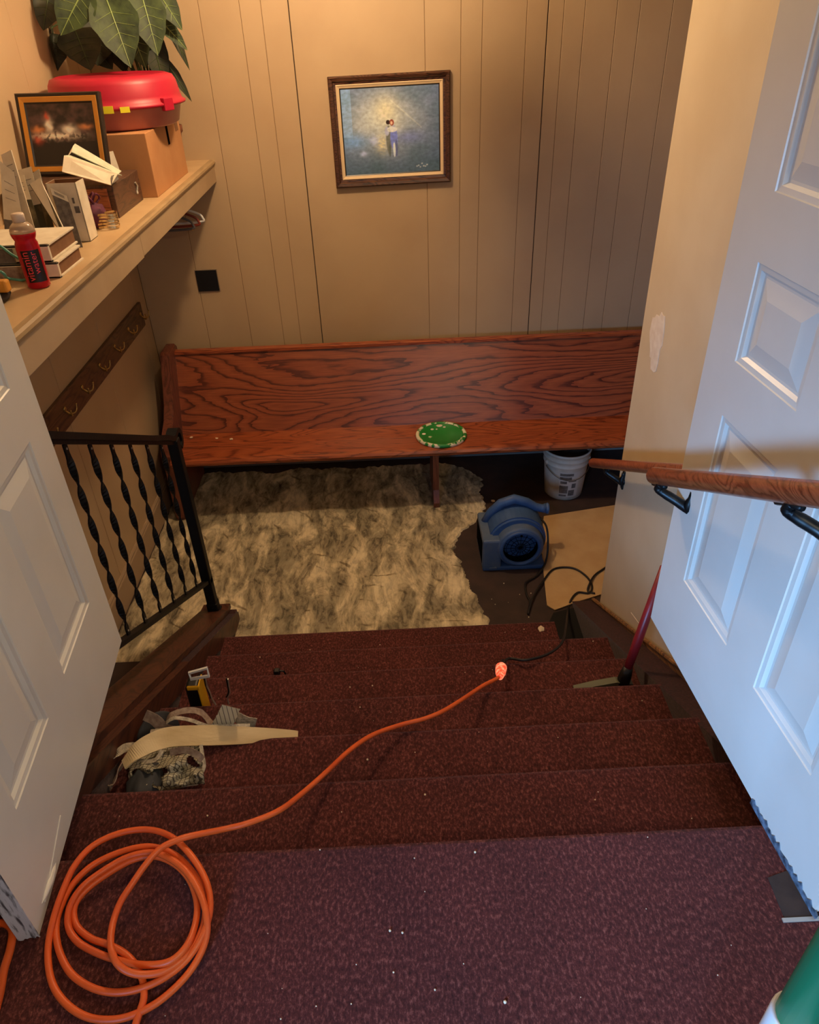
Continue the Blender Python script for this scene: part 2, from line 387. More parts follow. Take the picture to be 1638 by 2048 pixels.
# back wall: panelling in boards, recessed seams
wb = thing('wall_back', (0, YB, ZF), kind='structure')
new_obj('wall_core', B(XL-.1, 3.3, YB+.006, YB+.12, ZF, ZC), m_gap, wb)
cuts = [(-1.55, 0), (-1.20, 1), (-.925, 1), (-.715, 1), (-.605, 1), (-.4635, 2), (-.25, 0), (.24, 1), (.432, 1), (.545, 1), (.778, 1), (.889, 2), (.972, 1), (1.083, 1), (1.252, 1), (1.375, 1), (1.546, 1), (1.75, 1), (2.1, 2), (2.5, 1), (2.9, 1), (3.3, 0)]
cuts = [c for c in cuts if c[0] != -.25]
for (a, ka), (b, kb) in zip(cuts, cuts[1:]):
    ga = .0026 if ka == 2 else (.0011 if ka else 0); gb = .0026 if kb == 2 else (.0011 if kb else 0)
    bm = bmesh.new(); d = .004
    pr = [(a+ga, YB+.006), (a+ga, YB+d*.4), (a+ga+.002, YB), (b-gb-.002, YB), (b-gb, YB+d*.4), (b-gb, YB+.006)]
    extrude(pr, 'Z', ZF, ZC, bm)
    new_obj('panel_board', bm, m_wall, wb)
for (a, ka) in cuts:
    if ka == 1: new_obj('groove_filler', B(a-.002, a+.002, YB+.0018, YB+.0065, ZF, ZC), m_groove, wb)
bbk = new_obj('baseboard_back', extrude([(YB-.012, ZF), (YB-.012, ZF+.075), (YB-.004, ZF+.085), (YB, ZF+.085), (YB, ZF)], 'X', XL, 3.3), m_baseg); tag(bbk, kind='structure')
# left wall
wl = thing('wall_left', (XL, 3, ZF), kind='structure')
new_obj('wall_core', B(XL-.1, XL-.006, -2.6, YB+.05, ZF-.05, ZC), m_gap, wl)
cl = [-2.6, -1.4, -.2, .75, 1.35, 1.95, 2.36, 2.55, 3.15, 3.757, 4.43, YB]
for a, b in zip(cl, cl[1:]):
    new_obj('panel_board', extrude([(XL-.006, a+.0018), (XL-.0015, a+.0018), (XL, a+.004), (XL, b-.004), (XL-.0015, b-.0018), (XL-.006, b-.0018)], 'Z', ZF, ZC), m_wall, wl)
for a in cl[1:-1]: new_obj('groove_filler', B(XL-.0065, XL-.0025, a-.003, a+.003, ZF, ZC), m_groove, wl)
bl = new_obj('baseboard_left', extrude([(XL, ZF), (XL+.014, ZF), (XL+.014, ZF+.155), (XL+.009, ZF+.165), (XL+.012, ZF+.175), (XL+.004, ZF+.185), (XL, ZF+.185)], 'Y', .9, YB), m_base); tag(bl, kind='structure')
# right wall, ends where the lower room widens
wr = thing('wall_right', (XR, 2.88, ZF), kind='structure')
new_obj('wall_panel', B(XR, XR+.13, .6, 2.88, ZF, ZC, bev=.002), m_dry, wr)
def blob(c, a, b, n=26, thick=.0015, wob=.16, ax=0):
    vs = []; fs = []
    for i in range(n):
        t = 2*math.pi*i/n; w = 1+wob*math.sin(3*t+1)+wob*.7*random.uniform(-1, 1)
        vs.append((c[0]-thick, c[1]+a*w*math.cos(t), c[2]+b*w*math.sin(t)))
    vs.append((c[0]-thick*1.8, c[1], c[2]))
    for i in range(n): vs.append((c[0]+.001, vs[i][1], vs[i][2]))
    for i in range(n):
        fs.append((i, (i+1) % n, n)); fs.append((i, n+1+i, n+1+(i+1) % n, (i+1) % n))
    return vs, fs
tag(new_obj('filler_patch', blob(at(1313, 678, 0, XR), .075, .115), m_patch, wr), 'pale oval smear of wall filler')
new_obj('scratch', tube([at(1262, 1225, 0, XR-.001), at(1280, 1250, 0, XR-.001)], .0015, 5), m_patch, wr)
# far right and camera-side shell
tag(new_obj('wall_right_far', B(3.3, 3.4, 2.3, YB+.1, ZF, ZC), m_dry), kind='structure')
tag(new_obj('wall_hall', B(XR+.13, 3.3, 2.2, 2.3, ZF, ZC), m_dry), kind='structure')
wf = thing('wall_front', (0, .7, 0), kind='structure')
new_obj('wall_panel', B(XL, -.93, .62, .74, -.12, ZC), m_dry, wf)
new_obj('wall_panel', B(.93, XR, .62, .74, -.12, ZC), m_dry, wf)
new_obj('header', B(-.93, .93, .62, .74, 2.06, ZC), m_dry, wf)
new_obj('jamb', B(-.93, -.872, .60, .752, 0.0, 2.06, bev=.003), m_door, wf)
new_obj('jamb', B(.87, .93, .60, .735, 0.0, 2.06, bev=.003), m_door, wf)
tag(new_obj('ceiling', B(XL-.1, 3.4, -2.6, YB+.1, ZC, ZC+.08), m_ceil), kind='structure')

# added unseen fixture: its bell shades cast soft shadows on the back wall
cf_ = thing('shadow_fixture', (-.15, 3.56, ZC), 'added two-bell brass fixture, out of view, that shades the back wall', 'light')
new_obj('canopy', lathe([(.07, 0), (.065, -.02), (.02, -.035), (0, -.035)], (-.15, 3.56, ZC), 24), m_brass, cf_, True)
new_obj('arm', tube([(-.15, 3.56, ZC-.03), (-.15, 3.56, 2.30), (-.05, 3.66, 2.16), (-.03, 3.69, 2.06)], .008, 8, smooth_pts=4), m_brass, cf_, True)
new_obj('arm', tube([(-.15, 3.56, ZC-.04), (-.20, 3.52, 2.31), (-.28, 3.45, 2.33)], .008, 8, smooth_pts=4), m_brass, cf_, True)
bellp = [(.015, .09), (.03, .085), (.06, .05), (.075, 0), (.095, -.05), (.091, -.05), (.071, 0), (.056, .046), (.015, .08)]
new_obj('bell_shade', lathe([(r_*1.05, z_*.95) for r_, z_ in bellp], (-.045, 3.68, 1.945), 28, axis=(-.35, .1, 1), cap=False), m_brass, cf_, True)
new_obj('bell_shade', lathe([(.012, .05), (.05, .03), (.075, .0), (.073, -.002), (.048, .026), (.012, .044)], (-.28, 3.45, 2.285), 28, cap=False), m_brass, cf_, True)
# ---------------------------------------------------------------- doors
def make_door(name, hinge, free, flip, cols, rows, label):
    h = Vector((*hinge, 0)); f = Vector((*free, 0)); u = (f-h); L_ = u.length; u.normalize()
    n = Vector((-u.y, u.x, 0))*flip          # towards the room centre = visible face
    root = thing(name, h, label, None, None, 'structure')
    Mx = Matrix.Identity(4)
    for i in range(3): Mx[i][0] = u[i]; Mx[i][1] = n[i]; Mx[i][2] = (0, 0, 1)[i]; Mx[i][3] = h[i]
    zb, zt, th = .012, 2.03, .042
    xs = [0.0]+[c for p in cols for c in p]+[L_]; zs = [zb]+[r for p in rows for r in p]+[zt]
    bm = bmesh.new()
    for side in (0, 1):
        yy = 0 if side == 0 else -th
        V = [[bm.verts.new((x, yy, z)) for z in zs] for x in xs]
        for i in range(len(xs)-1):
            for j in range(len(zs)-1):
                if i % 2 == 1 and j % 2 == 1: continue
                bm.faces.new((V[i][j], V[i+1][j], V[i+1][j+1], V[i][j+1]))
        if side == 0: V0 = V
        else: V1 = V
    nx, nz = len(xs), len(zs)
    for i in range(nx-1):
        for j in (0, nz-1): bm.faces.new((V0[i][j], V0[i+1][j], V1[i+1][j], V1[i][j]))
    for j in range(nz-1):
        for i in (0, nx-1): bm.faces.new((V0[i][j], V0[i][j+1], V1[i][j+1], V1[i][j]))
    bmesh.ops.recalc_face_normals(bm, faces=bm.faces); xform(bm, Mx)
    new_obj('leaf', bm, m_door, root)
    for (a, b) in cols:
        for (c, d) in rows:
            bm = bmesh.new()
            for yo, s in ((0, 1), (-th, -1)):
                rings = []
                for ins, dep in ((0, 0), (.004, .0), (.006, .003), (.017, .0045), (.024, .011), (.030, .0115), (.062, .0035), (.066, .0025)):
                    rings.append([bm.verts.new((x, yo-s*dep, z)) for x, z in ((a+ins, c+ins), (b-ins, c+ins), (b-ins, d-ins), (a+ins, d-ins))])
                for p, q in zip(rings, rings[1:]):
                    for k in range(4): bm.faces.new((p[k], p[(k+1) % 4], q[(k+1) % 4], q[k]))
                bm.faces.new(rings[-1])
            bmesh.ops.recalc_face_normals(bm, faces=bm.faces); xform(bm, Mx)
            new_obj('door_panel', bm, m_door, root)
    return root, Mx, L_
rows = [(.262, .768), (.893, 1.118), (1.245, 1.90)]
dl, ML, LL = make_door('door_1', (-.786, .774), (-.867, 1.638), -1, [(.118, .36), (.485, .756)], rows, 'white six-panel door leaf standing open at left of the stairs')
dr, MR, LR = make_door('door_2', (.809, .741), (.748, 1.631), 1, [(.137, .382), (.506, .766)], rows, 'white six-panel door leaf at right with a wooden handrail on it')
# worn hinge edge of the left leaf, ragged at the foot
bm = bmesh.new(); n = 9
vs = [bm.verts.new((-.0012, .001-.044*i/n, .004+random.uniform(0, .012))) for i in range(n+1)]
vt = [bm.verts.new((-.0012, .001-.044*i/n, 1.6)) for i in range(n+1)]
for i in range(n): bm.faces.new((vs[i], vs[i+1], vt[i+1], vt[i]))
r_ = bmesh.ops.extrude_face_region(bm, geom=list(bm.faces))
for v in [g for g in r_['geom'] if isinstance(g, bmesh.types.BMVert)]: v.co.x += .0015
xform(bm, ML); tag(new_obj('door_edge', bm, m_dooredge, dl), 'scraped grey-white hinge edge')
# thin white ridge and lens-shaped bump on left leaf
new_obj('thin_ridge', tube([ML @ Vector((.235, .0005, .075)), ML @ Vector((.06, .0005, .03))], .0016, 6), m_door, dl)
bm = lathe([(0, -.05), (.006, -.03), (.009, 0), (.006, .03), (0, .05)], ML @ Vector((.10, .0, .035)), 10, axis=(u_ := (ML.to_3x3() @ Vector((1, 0, -.12)))))
new_obj('lens_bump', bm, m_door, dl, True)
# torn sweep on right leaf
bm = bmesh.new(); pts_t = []; pts_b = []
n = 30
for i in range(n+1):
    s = -.01+.27*i/n
    tooth = random.uniform(0, 1)
    pts_t.append(bm.verts.new((s, .0022, .014+.022*tooth*(1 if i % 2 else .2)*(.35+.65*abs(math.sin(i*.6))))))
    pts_b.append(bm.verts.new((s, .0028, .001)))
for i in range(n): bm.faces.new((pts_b[i], pts_b[i+1], pts_t[i+1], pts_t[i]))
r_ = bmesh.ops.extrude_face_region(bm, geom=list(bm.faces))
for v in [g for g in r_['geom'] if isinstance(g, bmesh.types.BMVert)]: v.co.y -= .004
xform(bm, MR); tag(new_obj('torn_sweep', bm, pm('sweep_dark', (36, 48, 60), (110, 130, 150), .5, ns=60), dr), 'torn dark strip along the bottom edge')

# bare patch in the landing carpet by the right hinge, with metal threshold
bp_ = thing('bare_floor_patch', (.77, .78, 0), 'dark bare square in the carpet by the right door hinge', 'floor patch')
pts = [(.748, .735), (.752, .822), (.80, .835), (.86, .80), (.86, .735)]
new_obj('patch', extrude(pts, 'Z', .0004, .0022), m_cloth_dark, bp_)
new_obj('threshold_strip', B(.742, .87, .728, .737, 0, .004, bev=.001), m_steel, bp_)

# ================================================================ HANDRAILS
def handrail(name, x, ya, yb, za_off, side_x, brs, label):
    """sloped round rail from ya (lower/far) to yb; brackets at brs"""
    zz = lambda y: nose(y)+za_off
    root = thing(name, (side_x, brs[0], zz(brs[0])), label, 'handrail')
    a = Vector((x, ya, zz(ya))); b = Vector((x, yb, zz(yb))); d = (b-a).normalized(); rr = .0235
    P = []; Rr = []
    for t, q in ((0, .3), (.003, .62), (.009, .86), (.018, 1), (.5, 1)): P.append(a+d*t); Rr.append(rr*q)
    L_ = (b-a).length
    for t, q in ((L_-.018, 1), (L_-.009, .86), (L_-.003, .62), (L_, .3)): P.append(a+d*t); Rr.append(rr*q)
    bm = tube(P, Rr, 20)
    # slightly taller than wide, flat underside
    new_obj('rail', bm, m_railwood, root, True)
    for y in brs:
        c = Vector((x, y+.06, zz(y+.06)-rr)); w = Vector((side_x, y+.012, zz(y)-.100))
        bm = tube([c+Vector((-.0, .045, -.006-.02)), c+Vector((0, .012, -.006)), c+Vector((0, -.03, .010))], .0075, 8)
        tube([c+Vector((0, 0, -.002)), c+Vector((0, .004, -.02)), (c+w)/2+Vector((0, .004, -.018)), w+Vector((-.004 if side_x > x else .004, 0, -.012))], [.010, .012, .013, .014], 10, bm, smooth_pts=5)
        lathe([(.019, -.0005), (.019, .004), (.014, .008), (.0, .009)], w, 16, bm, axis=(-1 if side_x > x else 1, 0, 0))
        box(bm, min(side_x, w.x-.008), max(side_x, w.x+.0), w.y-.011, w.y+.011, w.z-.04, w.z+.055, .002)
        tube([w+Vector((-.004 if side_x > x else .004, 0, -.03)), w+Vector((-.010 if side_x > x else .010, 0, 0)), w+Vector((-.006 if side_x > x else .006, 0, .045))], [.007, .013, .008], 8, bm, smooth_pts=4)
        new_obj('bracket', bm, m_bronze, root, True)
    return root
# door-mounted rail: the leaf's face is at x ~ .755 there
handrail('handrail', .690, 1.675, .62, .902, .7655, (1.55, .985), 'near oak handrail screwed across the white right door on bronze brackets')
handrail('handrail', .960, 3.095, 1.05, .884, XR, (2.80, 1.9, 1.25), 'far oak handrail on the cream wall, partly hidden behind the right door')

# ================================================================ IRON RAILING
rg = thing('stair_railing', (-1.0, 2.9, -.99), 'black wrought iron stair railing with twisted balusters on the left stringer', 'railing')
ztop = lambda y: .032-SL*(y-2.887)
zbot = lambda y: -.770-SL*(y-2.854)
new_obj('newel_post', B(-1.024, -.976, 2.868, 2.916, -.985, .03, bev=.005), m_iron, rg)
bm = B(-1.034, -.966, 2.858, 2.926, -.995, -.983, bev=.004); box(bm, -1.028, -.972, 2.864, 2.920, -.983, -.925, .006)
new_obj('base_flange', bm, m_iron, rg)
# moulded top rail ending in a down-turned scroll on the newel
pts = [(-1.0, .97, ztop(.97)), (-1.0, 2.6, ztop(2.6)), (-1.0, 2.78, ztop(2.78)+.005), (-1.0, 2.86, .05), (-1.0, 2.925, .055), (-1.0, 2.955, .03), (-1.0, 2.955, -.015), (-1.0, 2.925, -.03)]
P = spline(pts[1:], 6)
bm = tube([Vector(pts[0])]+P, 0, bm=None, flat=(.046, .022)); new_obj('top_rail', bm, m_iron, rg)
new_obj('rail_channel', tube([(-1.0, .97, ztop(.97)-.02), (-1.0, 2.87, ztop(2.87)-.02)], 0, flat=(.024, .016)), m_iron, rg)
new_obj('bottom_rail', tube([(-1.0, .97, zbot(.97)), (-1.0, 2.89, zbot(2.89))], 0, flat=(.03, .018)), m_iron, rg)
bm = bmesh.new(); box(bm, -1.024, -.976, 2.868, 2.916, -.80, -.765, .004); new_obj('rail_collar', bm, m_iron, rg)
for k in range(-6, 6):
    y = 1.953+.156*k; z0 = zbot(y)+.008; z1 = ztop(y)-.026
    bm = bmesh.new(); n = 60; rings = []
    hw, ht = .0112, .003
    for i in range(n+1):
        t = i/n; z = z0+(z1-z0)*t
        e = min(max((t-.06)/.88, 0), 1); a = math.pi*6*e+math.radians(90)
        c, s = math.cos(a), math.sin(a)
        rings.append([bm.verts.new((-1.0+c*p*hw-s*q*ht, y+s*p*hw+c*q*ht, z)) for p, q in ((1, 1), (-1, 1), (-1, -1), (1, -1))])
    for a_, b_ in zip(rings, rings[1:]):
        for j in range(4): bm.faces.new((a_[j], a_[(j+1) % 4], b_[(j+1) % 4], b_[j]))
    bm.faces.new(rings[0][::-1]); bm.faces.new(rings[-1])
    o = new_obj('baluster', bm, m_iron, rg)
    for zz in (z0+.022, z1-.018): new_obj('end_highlight', lathe([(.004, -.0046), (.004, .0046)], (-1.0, y, zz), 8, axis=(1, 0, 0)), m_steel, o)  # small white highlights at the bar ends, put in as pale steel discs

# ================================================================ PEW
pw = thing('church_pew', (0, 4.2, ZF), 'long varnished oak pew with red-brown grain against the panelled wall', 'pew')
PX0, PX1 = -1.40, 2.3
SZ = -.66
bt, bb = Vector((0, 4.46, -.185)), Vector((0, 4.235, SZ-.02))
bm = extrude([(bb.y, bb.z), (bt.y-.004, bt.z-.01), (bt.y, bt.z), (bt.y+.022, bt.z+.002), (bt.y+.026, bt.z-.01), (bb.y+.03, bb.z)], 'X', PX0, PX1)
new_obj('backrest', bm, m_oak, pw)
new_obj('top_cap', extrude([(bt.y-.016, bt.z-.006), (bt.y-.014, bt.z+.010), (bt.y-.006, bt.z+.014), (bt.y+.03, bt.z+.014), (bt.y+.034, bt.z-.006)], 'X', PX0, PX1), m_oakseat, pw)
bm = extrude([(4.275, SZ+.004), (4.10, SZ-.006), (3.98, SZ), (3.925, SZ), (3.905, SZ-.006), (3.895, SZ-.02), (3.898, SZ-.036), (3.91, SZ-.046), (3.945, SZ-.05), (4.275, SZ-.03)], 'X', PX0, PX1)
new_obj('seat', bm, m_oakseat, pw)
prof = [(3.93, ZF), (3.915, ZF+.03), (3.925, -.90), (3.935, -.72), (3.925, -.64), (3.955, -.57), (4.04, -.53), (4.12, -.49), (4.19, -.42), (4.25, -.32), (4.30, -.22), (4.335, -.15), (4.36, -.135), (4.50, -.135), (4.53, -.16), (4.53, ZF)]
bm = extrude(prof, 'X', -1.455, -1.395)
bmesh.ops.bevel(bm, geom=[e for e in bm.edges if abs(e.verts[0].co.x-e.verts[1].co.x) < 1e-6], offset=.006, segments=2, affect='EDGES')
new_obj('end_panel', bm, m_oakend, pw)
bm = extrude([(3.935, ZF), (3.93, ZF+.04), (3.965, ZF+.12), (3.96, SZ-.06), (3.955, SZ-.045), (4.27, SZ-.03), (4.38, ZF)], 'X', .215, .252); new_obj('centre_support', bm, m_oakend, pw)
bm = extrude([(3.935, ZF), (3.93, ZF+.04), (3.96, SZ-.06), (4.27, SZ-.03), (4.38, ZF)], 'X', 1.85, 1.887); new_obj('centre_support', bm, m_oakend, pw)
new_obj('seat_rail', B(PX0, PX1, 4.12, 4.14, SZ-.10, SZ-.03), m_oakend, pw)

# lid on the pew
lc = (at(881, 866, 2, SZ+.02)); lc = Vector((.276, 4.078, SZ))
ld = thing('bucket_lid', lc, 'round green plastic lid with cream smears lying on the pew seat', 'lid')
new_obj('lid_disc', lathe([(0, .012), (.128, .012), (.131, .016), (.138, .017), (.139, .004), (.143, .002)], lc, 48, cap=False), m_lid, ld, True)
new_obj('lid_rim', lathe([(.139, .0), (.158, .0), (.162, .004), (.162, .014), (.157, .022), (.149, .023), (.141, .019), (.139, .010), (.139, .0)], lc, 48, cap=False), m_lidrim, ld, True)
for (a, r, w, h) in ((1.6, .122, .03, .014), (2.2, .09, .016, .012), (1.3, .10, .014, .01), (1.9, .075, .01, .01), (3.0, .11, .018, .007)):
    bm = lathe([(0, .002), (w*.5, .0016), (w*.7, 0)], (lc.x+math.cos(a)*r, lc.y+math.sin(a)*r, lc.z+.0125), 9)
    new_obj('plaster_smear', bm, m_patch, ld)

def chip(p, s, name, label, cat, group=None, mat=None):
    bm = bmesh.new(); bmesh.ops.create_icosphere(bm, subdivisions=1, radius=s)
    for v in bm.verts:
        v.co *= random.uniform(.6, 1.2); v.co.z = v.co.z*.45+s*.38
        v.co.z = max(v.co.z, 0)
    xform(bm, Matrix.Translation(p))
    o = new_obj(name, bm, mat or m_chip, loc=tuple(p)); return tag(o, label, cat, group)
for (px, lab) in (((383, 876), 'small white plaster chip in the left corner of the pew seat'), ((434, 878), 'plaster chip on the pew seat, middle of three'), ((463, 879), 'plaster chip on the pew seat, furthest right of three')):
    p = at(*px, 2, SZ-.002); p.z = SZ-.002; chip(p, .013, 'plaster_chip', lab, 'chip', 'plaster chips on the pew')

# ================================================================ FRAMED PICTURE on back wall
def canvas(name, c00, ux, uz, nx, nz, fn, mat, parent, off):
    """grid of printed colours; c00 lower-left, ux/uz edge vectors"""
    vs = []; cols = []
    for j in range(nz+1):
        for i in range(nx+1):
            u, v = i/nx, j/nz; vs.append(tuple(c00+ux*u+uz*v+off)); cols.append((*fn(u, v), 1))
    fs = [(j*(nx+1)+i, j*(nx+1)+i+1, (j+1)*(nx+1)+i+1, (j+1)*(nx+1)+i) for j in range(nz) for i in range(nx)]
    o = new_obj(name, (vs, fs), mat, parent)
    ca = o.data.color_attributes.new('print', 'FLOAT_COLOR', 'POINT')
    ca.data.foreach_set('color', [x for c in cols for x in c]); return o
def mixc(a, b, t): t = max(0, min(1, t)); return tuple(a[i]*(1-t)+b[i]*t for i in range(3))
def lin(*c): return srgb(*c)[:3]
def gs(u, v, cu, cv, su, sv): return math.exp(-((u-cu)/su)**2-((v-cv)/sv)**2)
def art1(u, v):
    n1 = mnoise.fractal(Vector((u*4, v*5, .3)), 1, 2, 4); n2 = mnoise.noise(Vector((u*30, v*45, 2)))
    c = mixc(lin(84, 106, 116), lin(108, 122, 150), .5+.6*n1)
    c = mixc(c, lin(66, 86, 88), .7*(1-v)**1.5+.15*n2)
    c = mixc(c, lin(206, 206, 182), 1.0*gs(u, v, .42, .64, .34, .30)*(.75+.5*n1))
    c = mixc(c, lin(236, 222, 170), .8*gs(u, v, .45, .74, .12, .16))
    c = mixc(c, lin(222, 206, 150), .7*gs(u, v, .40, .36, .06, .10)*(1+n2))
    c = mixc(c, lin(120, 128, 172), .65*gs(u, v, .68, .42, .16, .08))
    c = mixc(c, lin(120, 160, 200), .7*gs(u, v, .10, .40, .14, .09))
    c = mixc(c, lin(150, 186, 214), .45*(1 if u < .1 else 0)*(v > .45))
    c = mixc(c, lin(190, 196, 214), .8*gs(u, v, .31, .40, .04, .05)+.9*gs(u, v, .20, .25, .03, .03))
    # beam
    d = abs((v-.86)+(u-.50)*1.05)
    if .5 < u < .82: c = mixc(c, lin(232, 226, 190), .5*math.exp(-(d/.012)**2)*(1-(u-.5)*2))
    # two small standing figures
    def blobc(c, col, cu, cv, su, sv, k=1.0):
        d = ((u-cu)/su)**2+((v-cv)/sv)**2
        return mixc(c, col, k if d < 1 else k*math.exp(-(d-1)*6))
    c = blobc(c, lin(112, 112, 96), .472, .40, .026, .16); c = blobc(c, lin(176, 176, 184), .455, .50, .022, .05); c = blobc(c, lin(90, 96, 84), .478, .27, .010, .07)
    c = blobc(c, lin(116, 126, 184), .525, .42, .036, .13); c = blobc(c, lin(92, 98, 130), .548, .30, .012, .10)
    c = blobc(c, lin(210, 214, 222), .525, .28, .012, .08)
    c = blobc(c, lin(232, 226, 200), .51, .52, .05, .03, .8)
    c = blobc(c, lin(48, 28, 20), .47, .605, .02, .025)
    c = blobc(c, lin(150, 70, 44), .508, .60, .022, .035)
    c = blobc(c, lin(226, 180, 140), .505, .595, .011, .018)
    # signature flick
    for k in range(7):
        cu = .76+.018*k; cv = .065+.012*math.sin(k*2.4)+(.02 if k == 3 else 0)
        c = mixc(c, lin(220, 220, 200), .8*gs(u, v, cu, cv, .007, .007))
    n3 = mnoise.fractal(Vector((u*26, v*30, 4)), 1, 2, 5)
    k = 1+.28*n3
    return (min(.9, c[0]*1.15*k), min(.9, c[1]*1.32*k), min(.95, c[2]*1.75*k))
def pic_frame(root, c00, ux, uz, rings, mats, nrm):
    """mitred frame from nested rings (inset, height)"""
    Lx, Lz = ux.length, uz.length; ex, ez = ux/Lx, uz/Lz
    for (seg, mt, nm) in mats:
        bm = bmesh.new(); R_ = []
        for ins, hgt in rings[seg[0]:seg[1]+1]:
            R_.append([bm.verts.new(c00+ex*a+ez*b+nrm*hgt) for a, b in ((ins, ins), (Lx-ins, ins), (Lx-ins, Lz-ins), (ins, Lz-ins))])
        for p, q in zip(R_, R_[1:]):
            for k in range(4): bm.faces.new((p[k], p[(k+1) % 4], q[(k+1) % 4], q[k]))
        bmesh.ops.recalc_face_normals(bm, faces=bm.faces)
        new_obj(nm, bm, mt, root)
fp = thing('framed_picture', (.045, YB, .735), 'misty blue painting of two small figures in a walnut frame on the panelled wall', 'picture')
c00 = Vector((-.290, YB, .731)); c00b = Vector((.376, YB, .742)); ux = c00b-c00; uz = Vector((-.002, 0, .558))
rings = [(0, 0), (0, .026), (.008, .034), (.022, .030), (.028, .020), (.040, .018), (.0401, .018), (.044, .021), (.048, .018), (.058, .014), (.0581, .014), (.066, .010)]
nrm = Vector((0, -1, 0))
pic_frame(fp, c00, ux, uz, rings, [((0, 5), m_framebrown, 'frame'), ((5, 9), m_liner, 'liner'), ((9, 11), m_frameblk, 'inner_lip')], nrm)
ex, ez = ux.normalized(), uz.normalized()
canvas('canvas', c00+ex*.064+ez*.064, ex*(ux.length-.128), ez*(uz.length-.128), 240, 200, art1, vcol('painted_canvas', .45), fp, nrm*.011)

# switch plate
sp = thing('blank_wall_plate', (-1.137, YB, .225), 'square black blank wall plate low beside the shelf end', 'wall plate')
new_obj('plate_border', B(-1.207, -1.069, YB-.004, YB+.001, .157, .294, bev=.001), m_outlinewhite, sp)
new_obj('plate', B(-1.203, -1.073, YB-.010, YB-.003, .161, .290, bev=.003), m_black, sp)
new_obj('screw', lathe([(.004, 0), (.004, .0015), (0, .002)], (-1.138, YB-.010, .18), 8, axis=(0, -1, 0)), m_bronze, sp)

# coat hook rail
hk = thing('coat_hook_rail', (XL, 3.6, .08), 'dark brown board with brass coat hooks on the left wall under the shelf', 'coat rack')
new_obj('board', B(XL, XL+.018, 2.45, 4.45, .012, .158, bev=.003), oak('rail_board', (92, 62, 36), (62, 40, 24), (104, 72, 44), 'Y', 2, False, .5), hk)
for y in (2.62, 2.86, 3.10, 3.34, 3.61, 3.87, 4.135, 4.395):
    x = XL+.018
    bm = lathe([(.012, -.001), (.012, .003), (.009, .006), (0, .007)], (x, y, .10), 14, axis=(1, 0, 0))
    tube([(x, y, .092), (x+.012, y-.01, .078), (x+.03, y-.02, .074), (x+.04, y-.022, .09), (x+.04, y-.022, .10)], [.0035, .0035, .0035, .005, .005], 8, bm, smooth_pts=3) if False else None
    for s in (-1, 1):
        tube([(x+.003, y, .09), (x+.02, y+s*.006, .074), (x+.036, y+s*.018, .074), (x+.042, y+s*.030, .086), (x+.043, y+s*.036, .104)], .0036, 8, bm, smooth_pts=4)
        bmesh.ops.create_icosphere(bm, subdivisions=1, radius=.006, matrix=Matrix.Translation((x+.043, y+s*.036, .106)))
    new_obj('hook', bm, m_brass, hk, True)

# ================================================================ SHELF
sf = thing('coat_shelf', (XL, 3.1, .905), 'beige laminate shelf with a deep front lip along the left wall', 'shelf')
SX = -.97; SZT = .905
bm = extrude([(XL, .875), (XL, SZT), (SX-.03, SZT), (SX-.03, .875)], 'Y', 1.62, YB); new_obj('shelf_board', bm, m_shelftop, sf)
bm = extrude([(SX-.03, SZT), (SX-.012, SZT-.001), (SX-.003, SZT-.006), (SX, SZT-.015), (SX-.003, SZT-.024), (SX-.012, SZT-.030), (SX-.03, .872)], 'Y', 1.62, YB); new_obj('edge_nosing', bm, m_nosing, sf)
for a, b in ((1.62, 3.02), (3.02, YB)):
    new_obj('front_lip', B(SX-.030, SX-.010, a+.001, b-.001, .785 if a < 2 else .79, .876, bev=.0015), m_apron, sf)
new_obj('end_cleat', B(XL, SX-.03, 1.62, 1.64, .80, .876), m_apron, sf)
new_obj('closet_rod', tube([(-1.26, 1.64, .78), (-1.26, YB, .78)], .014, 12), m_steel, sf)
# hangers on the rod
def hanger(y, mat, label, w=.225, dz=0):
    o = thing('coat_hanger', (-1.26, y, .79), label, 'coat hanger', 'hangers at the far end under the shelf')
    c = Vector((-1.26, y, .78))
    P = [c+Vector((-.02, 0, .012)), c+Vector((0, 0, .022)), c+Vector((.02, 0, .010)), c+Vector((.018, 0, -.012)), c+Vector((0, 0, -.03)), c+Vector((0, 0, -.06))]
    new_obj('hook', tube(P, .0025, 6, smooth_pts=4), m_wire, o)
    A = [c+Vector(q) for q in ((0, 0, -.055), (w*.5, 0, -.075), (w*.9, 0, -.105), (w, 0, -.13), (w*.93, 0, -.15), (0, 0, -.155+dz), (-w*.93, 0, -.15), (-w, 0, -.13), (-w*.9, 0, -.105), (-w*.5, 0, -.075))]
    A = spline(A+[A[0]], 5)[:-1]
    new_obj('body', tube(A, .0065, 8, closed=True), mat, o, True)
hanger(4.33, m_white, 'white plastic coat hanger under the shelf end', .225)
hanger(4.25, pm('rust_hanger', (130, 52, 34), rough=.5), 'rust brown coat hanger under the shelf end', .218)
hanger(4.17, pm('grey_hanger', (92, 90, 92), rough=.4), 'grey coat hanger under the shelf end', .205)

